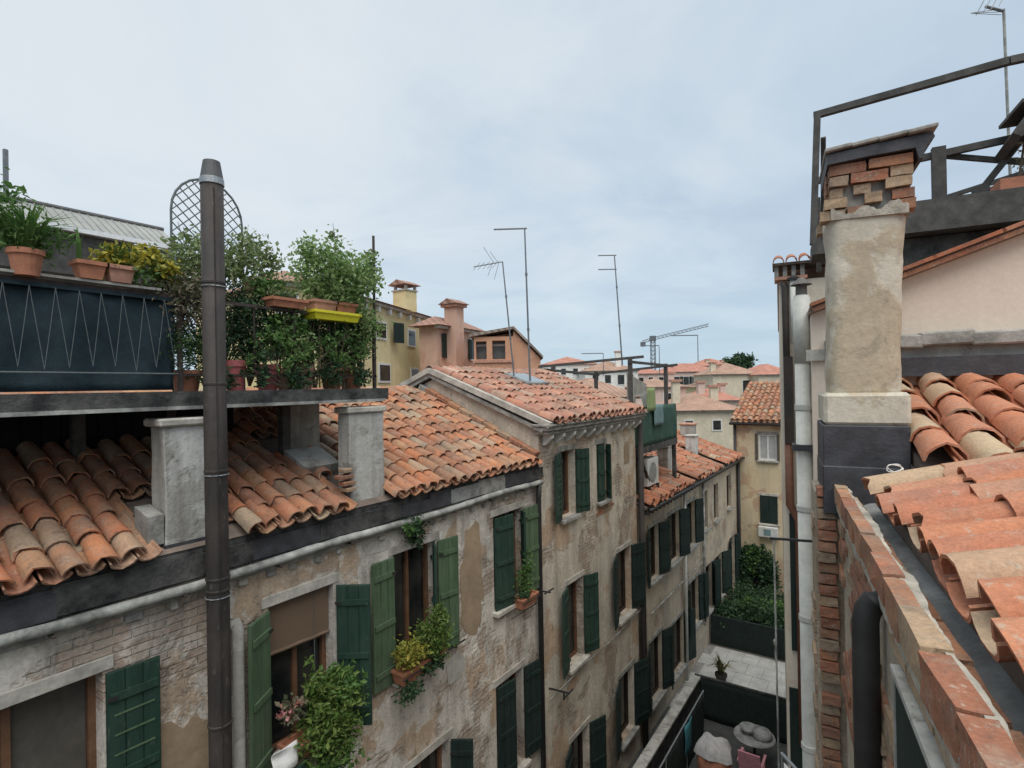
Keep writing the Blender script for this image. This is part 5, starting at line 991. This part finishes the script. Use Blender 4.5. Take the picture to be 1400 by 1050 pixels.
# ================================================================== BACKGROUND HOUSES
def hip(mb, x0, x1, y0, y1, z0, h, over=.35):
    x0 -= over; x1 += over; y0 -= over; y1 += over; d = min(x1-x0, y1-y0)/2
    if x1-x0 > y1-y0: r0, r1 = V((x0+d, (y0+y1)/2, z0+h)), V((x1-d, (y0+y1)/2, z0+h))
    else: r0, r1 = V(((x0+x1)/2, y0+d, z0+h)), V(((x0+x1)/2, y1-d, z0+h))
    b = [V((x0, y0, z0)), V((x1, y0, z0)), V((x1, y1, z0)), V((x0, y1, z0))]
    f = [(0, 1, 5, 4), (1, 2, 5), (2, 3, 4, 5), (3, 0, 4)] if x1-x0 > y1-y0 else [(0, 1, 4), (1, 2, 5, 4), (2, 3, 5), (3, 0, 4, 5)]
    return mb.add(b+[r0, r1], f+[(3, 2, 1, 0)])
def house(name, label, c, wd, dp, ze, rh, wm, rmat, wins, rot=34.1, shut=None, chs=(), trim=None):
    h = thing(name, label, 'house', (c[0], c[1], 0), 'houses behind the rooftops'); X = M.Translation(V((c[0], c[1], 0))) @ M.Rotation(R(rot), 4, 'Z')
    MB().box(-wd/2, wd/2, 0, dp, 0, ze).build('wall', wm, h, X); rf = hip(MB(), -wd/2, wd/2, 0, dp, ze+.002, rh).build('roof', rmat, h, X)
    MB().box(-wd/2-.2, wd/2+.2, -.2, -.003, ze-.12, ze-.005).build('cornice', trim or M_stone, h, X)
    for (x_, z_, w2, h2) in wins:
        o_ = MB().box(x_-w2/2-.08, x_+w2/2+.08, -.05, -.003, z_-.08, z_+h2+.08).build('window', M_white, h, X); MB().box(x_-w2/2, x_+w2/2, -.06, -.051, z_, z_+h2).build('pane', M_glass, o_, X)
        if shut:
            for s_ in (-1, 1): MB().box(x_+s_*(w2*.78)-w2*.22, x_+s_*(w2*.78)+w2*.22, -.10, -.062, z_-.02, z_+h2+.02).build('shutter', shut, o_, X)
    for (x_, y_, hh, w2) in chs:
        c_ = MB().box(x_-w2/2, x_+w2/2, y_-w2/2, y_+w2/2, ze-.2, ze+hh).build('chimney', wm, rf, X); MB().box(x_-w2/2-.12, x_+w2/2+.12, y_-w2/2-.12, y_+w2/2+.12, ze+hh+.002, ze+hh+.16).build('chimney_cap', M_terral, rf, X)
    return h
M_roofY = far_roof_mat('mid_roof_tile', (.34,.20,.15))
hy = house('yellow_house', 'yellow plaster house with a capped chimney behind the left terrace', (-16.0, 14.95), 8.3, 5, 11.93, .9, MW_Yel, M_roofY, [(-.55, 10.65, .75, .55), (2.2, 10.55, .62, .6), (-.3, 9.0, .8, .6), (2.45, 8.9, .62, .6)], 109.6, None)
for k in range(9):
    X = M.Translation(V((-16, 14.95, 0))) @ M.Rotation(R(109.6), 4, 'Z'); MB().box(-3.6+k*.9, -3.45+k*.9, -.16, -.004, 11.60, 11.79).build('bracket', M_white, hy, X)
cx = chim(hy, -16.95, -16.2, 16.2, 16.85, 11.9, 12.75, MW_Yel, 0); MB().box(-17.0, -16.15, 16.15, 16.9, 12.751, 12.80).build('chimney_ledge', M_stone, cx)
for (x_, y_) in ((-16.9, 16.22), (-16.3, 16.22), (-16.9, 16.74), (-16.3, 16.74)): MB().box(x_, x_+.1, y_, y_+.1, 12.8, 13.0).build('chimney_pillar', M_stone, cx)
MB().prism([(-17.1, 16.05, 13.0), (-16.05, 16.05, 13.0), (-16.57, 16.05, 13.22)], (0, .95, 0)).build('chimney_roof', M_roofY, cx)
MB().box(-15.9, -15.86, 15.2, 15.75, 10.5, 11.3).build('shutter', M_shutd, hy)
hy2 = house('yellow_turret', 'small yellow roof turret peeking behind the light green shrub', (-14.9, 9.9), 1.7, 2, 11.95, .55, MW_Yel, M_roofY, [(0, 11.1, .5, .5)], 60)
hr = house('rose_house', 'rose pink house with a tall flared chimney next to the yellow house', (-15.05, 18.15), 3.1, .9, 11.22, .45, MW_Rose, M_roofY, [(-.55, 9.95, .75, .95), (1.25, 9.95, .5, .85)], 97, M_shutd)
cr = chim(hr, -14.95, -14.35, 17.15, 17.7, 8, 12.0, MW_Rose, 0); MB().box(-15.05, -14.25, 17.05, 17.8, 12.002, 12.12).build('chimney_ledge', M_terral, cr); MB().prism([(-15.15, 16.98, 12.122), (-14.15, 16.98, 12.122), (-14.65, 16.98, 12.35)], (0, .9, 0)).build('chimney_roof', M_roofY, cr)
MB().box(-14.75, -13.9, 16.4, 20.2, 8.2, 9.35).build('lower_eave', M_terral, hr)
ho = thing('orange_house', 'orange brick house with an open loggia and a steep raked side', 'house', (-12.4, 17, 0)); XO = M.Translation(V((-12.96, 16.58, 0))) @ M.Rotation(R(33.8), 4, 'Z')
mb = MB(); panel(mb, (0, 0, 0), (1, 0, 0), 1.52, 0, 10.62, [(.07, .48, 9.75, 10.45), (.70, 1.2, 9.75, 10.47)], (0, -1, 0), .5); mb.prism([(1.52, .03, 0), (1.52, .03, 10.85), (2.55, .03, 9.75), (2.55, .03, 0)], (0, 2, 0)); mb.prism([(0, .6, 0), (0, .6, 10.6), (1.515, .6, 10.8), (1.515, .6, 0)], (0, 2, 0)); mb.build('wall', MW_Org, ho, XO, recalc=False)
for x_, w2 in ((.275, .4), (.95, .49)): MB().box(x_-w2/2, x_+w2/2, .42, .44, 9.75, 10.46).build('pane', plain('loggia_glass', (.14,.15,.14), .3), ho, XO); MB().box(x_-w2/2, x_+w2/2, .39, .415, 10.28, 10.36).build('transom', M_white, ho, XO)
MB().prism([(-.15, -.12, 10.62), (-.15, -.12, 10.74), (1.55, -.12, 11.0), (2.65, -.12, 9.85), (2.65, -.12, 9.75), (1.53, -.12, 10.90)], (0, 2.6, 0)).build('roof', M_roof3, ho, XO); MB().box(-.05, 1.5, -.06, -.004, 9.62, 9.72).build('sill_course', M_terral, ho, XO)

house('far_white_house', 'distant white house with a red hip roof at the skyline left of the pergola', (-38.8, 72.8), 8.0, 9, 11.85, 1.35, M_fw, M_roof1, [(-2.6, 10.3, .7, .9), (-.9, 10.3, .7, .9), (.9, 10.3, .7, .9), (2.6, 10.3, .7, .9), (-2.6, 8.2, .7, 1.1), (0, 8.2, .7, 1.1), (2.6, 8.2, .7, 1.1)])
house('far_white_house', 'distant white house with brown hip roof directly behind the pergola', (-30.7, 69.8), 7.3, 8, 10.6, 1.55, M_fw, M_roof2, [(-2.2, 8.9, .8, 1.1), (-.5, 8.9, .8, 1.1), (1.3, 8.7, .9, 1.3), (2.6, 8.9, .8, 1.1)], chs=((1.2, 1.5, 2.6, .7),))
house('far_pink_house', 'small distant pink house just right of the pergola corner post', (-29.7, 82.5), 5.5, 6, 10.3, .9, M_fp, M_roof1, [(-1.5, 8.8, .7, .9), (0, 8.8, .7, .9), (1.6, 8.8, .7, .9)])
house('far_pink_house', 'long distant pink house with dark green windows under a red roof', (-28.6, 101.4), 11.2, 9, 10.8, 1.7, M_fp, M_roof1, [(-4.3, 8.4, 1.0, 1.5), (-2.9, 8.4, 1.0, 1.5), (-1.2, 8.4, 1.0, 1.5), (.4, 8.4, 1.0, 1.5), (2.4, 8.4, 1.0, 1.5), (4.2, 8.4, 1.0, 1.5)], shut=M_shutd)
house('far_red_roof_house', 'farthest house with a broad red roof above the pink house', (-31.4, 129.6), 9.3, 8, 12.6, 1.8, M_fc, M_roof1, [(-2, 10.6, .9, 1.2), (2, 10.6, .9, 1.2)], chs=((2.5, 2, 1.2, .8), (-1, 2, 1.4, .9)))
house('far_cream_house', 'cream house with a tall dark window under a reddish hip roof in the distance', (-13.7, 65.6), 5.2, 6, 9.65, 1.4, M_fc, M_roof2, [(1.3, 6.7, .95, 2.2), (-1.0, 6.2, .4, .6)], 36, chs=((-2.0, 1.5, 1.3, .6), (-.9, 2.5, 1.1, .6)))
house('far_cream_house', 'second cream house with a red roof tucked behind the tall cream house', (-9.5, 66.4), 4.2, 6, 9.5, 1.25, M_fc, M_roof1, [(.8, 7.2, .5, 1.0)], 36)
house('gable_house', 'low pale plaster house with a shallow tiled roof behind the low house roof', (-9.7, 36.9), 4.4, 6, 6.9, 1.1, M_fc, M_roof2, [(-1, 5.6, .5, .6), (.8, 5.6, .5, .6)], 30, chs=((-1.6, 1, 1.9, .5), (1.2, 2, 1.5, .5)))
house('pink_low_house', 'small pink house with a brown roof behind the green netted terrace', (-16.7, 49), 4.6, 5, 8.4, .8, M_fp, M_roof2, [(-1.2, 6.8, .7, 1), (.6, 6.8, .7, 1)], 34, chs=((1.2, 1, 1.2, .5),))
house('pale_house', 'pale house with a tiled slope seen under the pergola beams', (-11.0, 24.2), 3.2, 4, 8.1, .95, M_fc, M_roof2, [(-.5, 6.8, .5, .7)], 50)
house('cream_dormer_house', 'rounded cream plaster gable poking up behind the gabled house roof', (-14.2, 24.4), 2.0, 3, 8.75, .6, M_fc, M_roof3, [], 34)
house('far_yellow_house', 'small yellow fronted house between the pink and cream houses in the distance', (-17.5, 68), 3.0, 4, 8.2, .7, M_fy, M_roof2, [(0, 6.8, .6, .8)], 34, chs=((.9, 1, 1.2, .5),))
house('far_brown_house', 'low brown roofed house in front of the distant cream house', (-11.5, 48), 4.0, 5, 7.2, 1.0, M_fp, M_roof1, [(0, 5.8, .6, .8)], 34, chs=((-1.0, 1.2, 1.5, .55), (1.0, 1.5, 1.3, .45)))
house('far_roof_row', 'broad far row of roofs closing the skyline', (-60, 150), 60, 10, 9.4, 1.8, M_fp, M_roof1, [(-24+4*k, 7.4, 1, 1.3) for k in range(13)], 30)
house('far_roof_row', 'far row of roofs behind the tall cream house on the right', (10, 160), 60, 10, 9.2, 1.6, M_fc, M_roof2, [(-24+4*k, 7.2, 1, 1.3) for k in range(13)], 20)
# crane
CR = thing('tower_crane', 'distant tower crane above the rooftops', 'crane', (-76, 214, 0)); rv = V((.828, .56, 0)); c0 = V((-76, 214.2, 0))
def lattice(name, p, q, wdt, n_, up):
    p, q, up = V(p), V(q), V(up); d = (q-p); s_ = d.normalized().cross(up).normalized(); mb = MB(); cs = [s_*wdt/2+up*wdt/2, -s_*wdt/2+up*wdt/2, -s_*wdt/2-up*wdt/2, s_*wdt/2-up*wdt/2]
    for o_ in cs: mb.bar(p+o_, q+o_, .22, .22)
    for k in range(n_):
        a, b = p+d*k/n_, p+d*(k+1)/n_
        for i in range(4): mb.bar(a+cs[i], b+cs[(i+1) % 4], .12, .12)
    mb.build(name, M_metal, CR)
lattice('mast', c0, c0+V((0, 0, 26.3)), 1.5, 16, (0, 1, 0)); jd = rv.lerp(V((0, 0, 0)), 0); lattice('jib', c0+V((0, 0, 26.8)), c0+rv*22.5+V((0, 0, 32.0)), 1.0, 14, (0, 0, 1)); lattice('counter_jib', c0+V((0, 0, 26.8)), c0-rv*4.2+V((0, 0, 25.6)), 1.0, 4, (0, 0, 1))
MB().box(-1, 1, -1, 1, 26, 28).build('cab', M_metal, CR, M.Translation(c0)); MB().box(-.8, .8, -.8, .8, 23.8, 25.6).build('counterweight', M_metal, CR, M.Translation(c0-rv*4.0))
# far antennas
for k, (b, t_, arm, lb) in enumerate((((-40.5, 149, 9), (-40.5, 149, 21.5), -7, 'faint far antenna with one arm right of the crane'), ((-24.0, 70, 10), (-24, 70, 13.7), -2.2, 'far thin antenna behind the pergola mast'), ((-31.5, 69, 10), (-31.5, 69, 13.0), -3, 'far antenna with a long arm left of the pergola mast'))):
    antenna(lb, V(b), V(t_), [(V(t_), V(t_)+rv*arm, .06 if k else .14)], .06 if k else .14)
tree = thing('far_tree', 'dark feathery tree crown rising above the distant red roofs', 'tree', (-23.7, 116.8, 0)); MB().tube([(-23.7, 116.8, 0), (-23.6, 116.8, 7), (-23.9, 116.8, 12)], [.35, .28, .15], 8).build('trunk', M_stem, tree)
foliage(tree, [((-23.7, 116.8, 12.3), (2.0, 2.0, 1.2), 900), ((-25.4, 116, 12.6), (1.1, 1.1, .9), 300), ((-22.2, 117.5, 12.9), (1.2, 1.2, 1.1), 350), ((-23.6, 117, 13.8), (.8, .8, .7), 160)], .55, L_dark, 2, 'crown')
tree2 = thing('far_tree', 'dark round tree crown beside the tall cream house on the horizon', 'tree', (-8.2, 90, 0)); MB().tube([(-8.2, 90, 0), (-8.2, 90, 10)], [.3, .15], 8).build('trunk', M_stem, tree2); foliage(tree2, [((-8.2, 90, 11.0), (1.8, 1.6, 1.1), 900)], .45, L_dark, 2, 'crown')
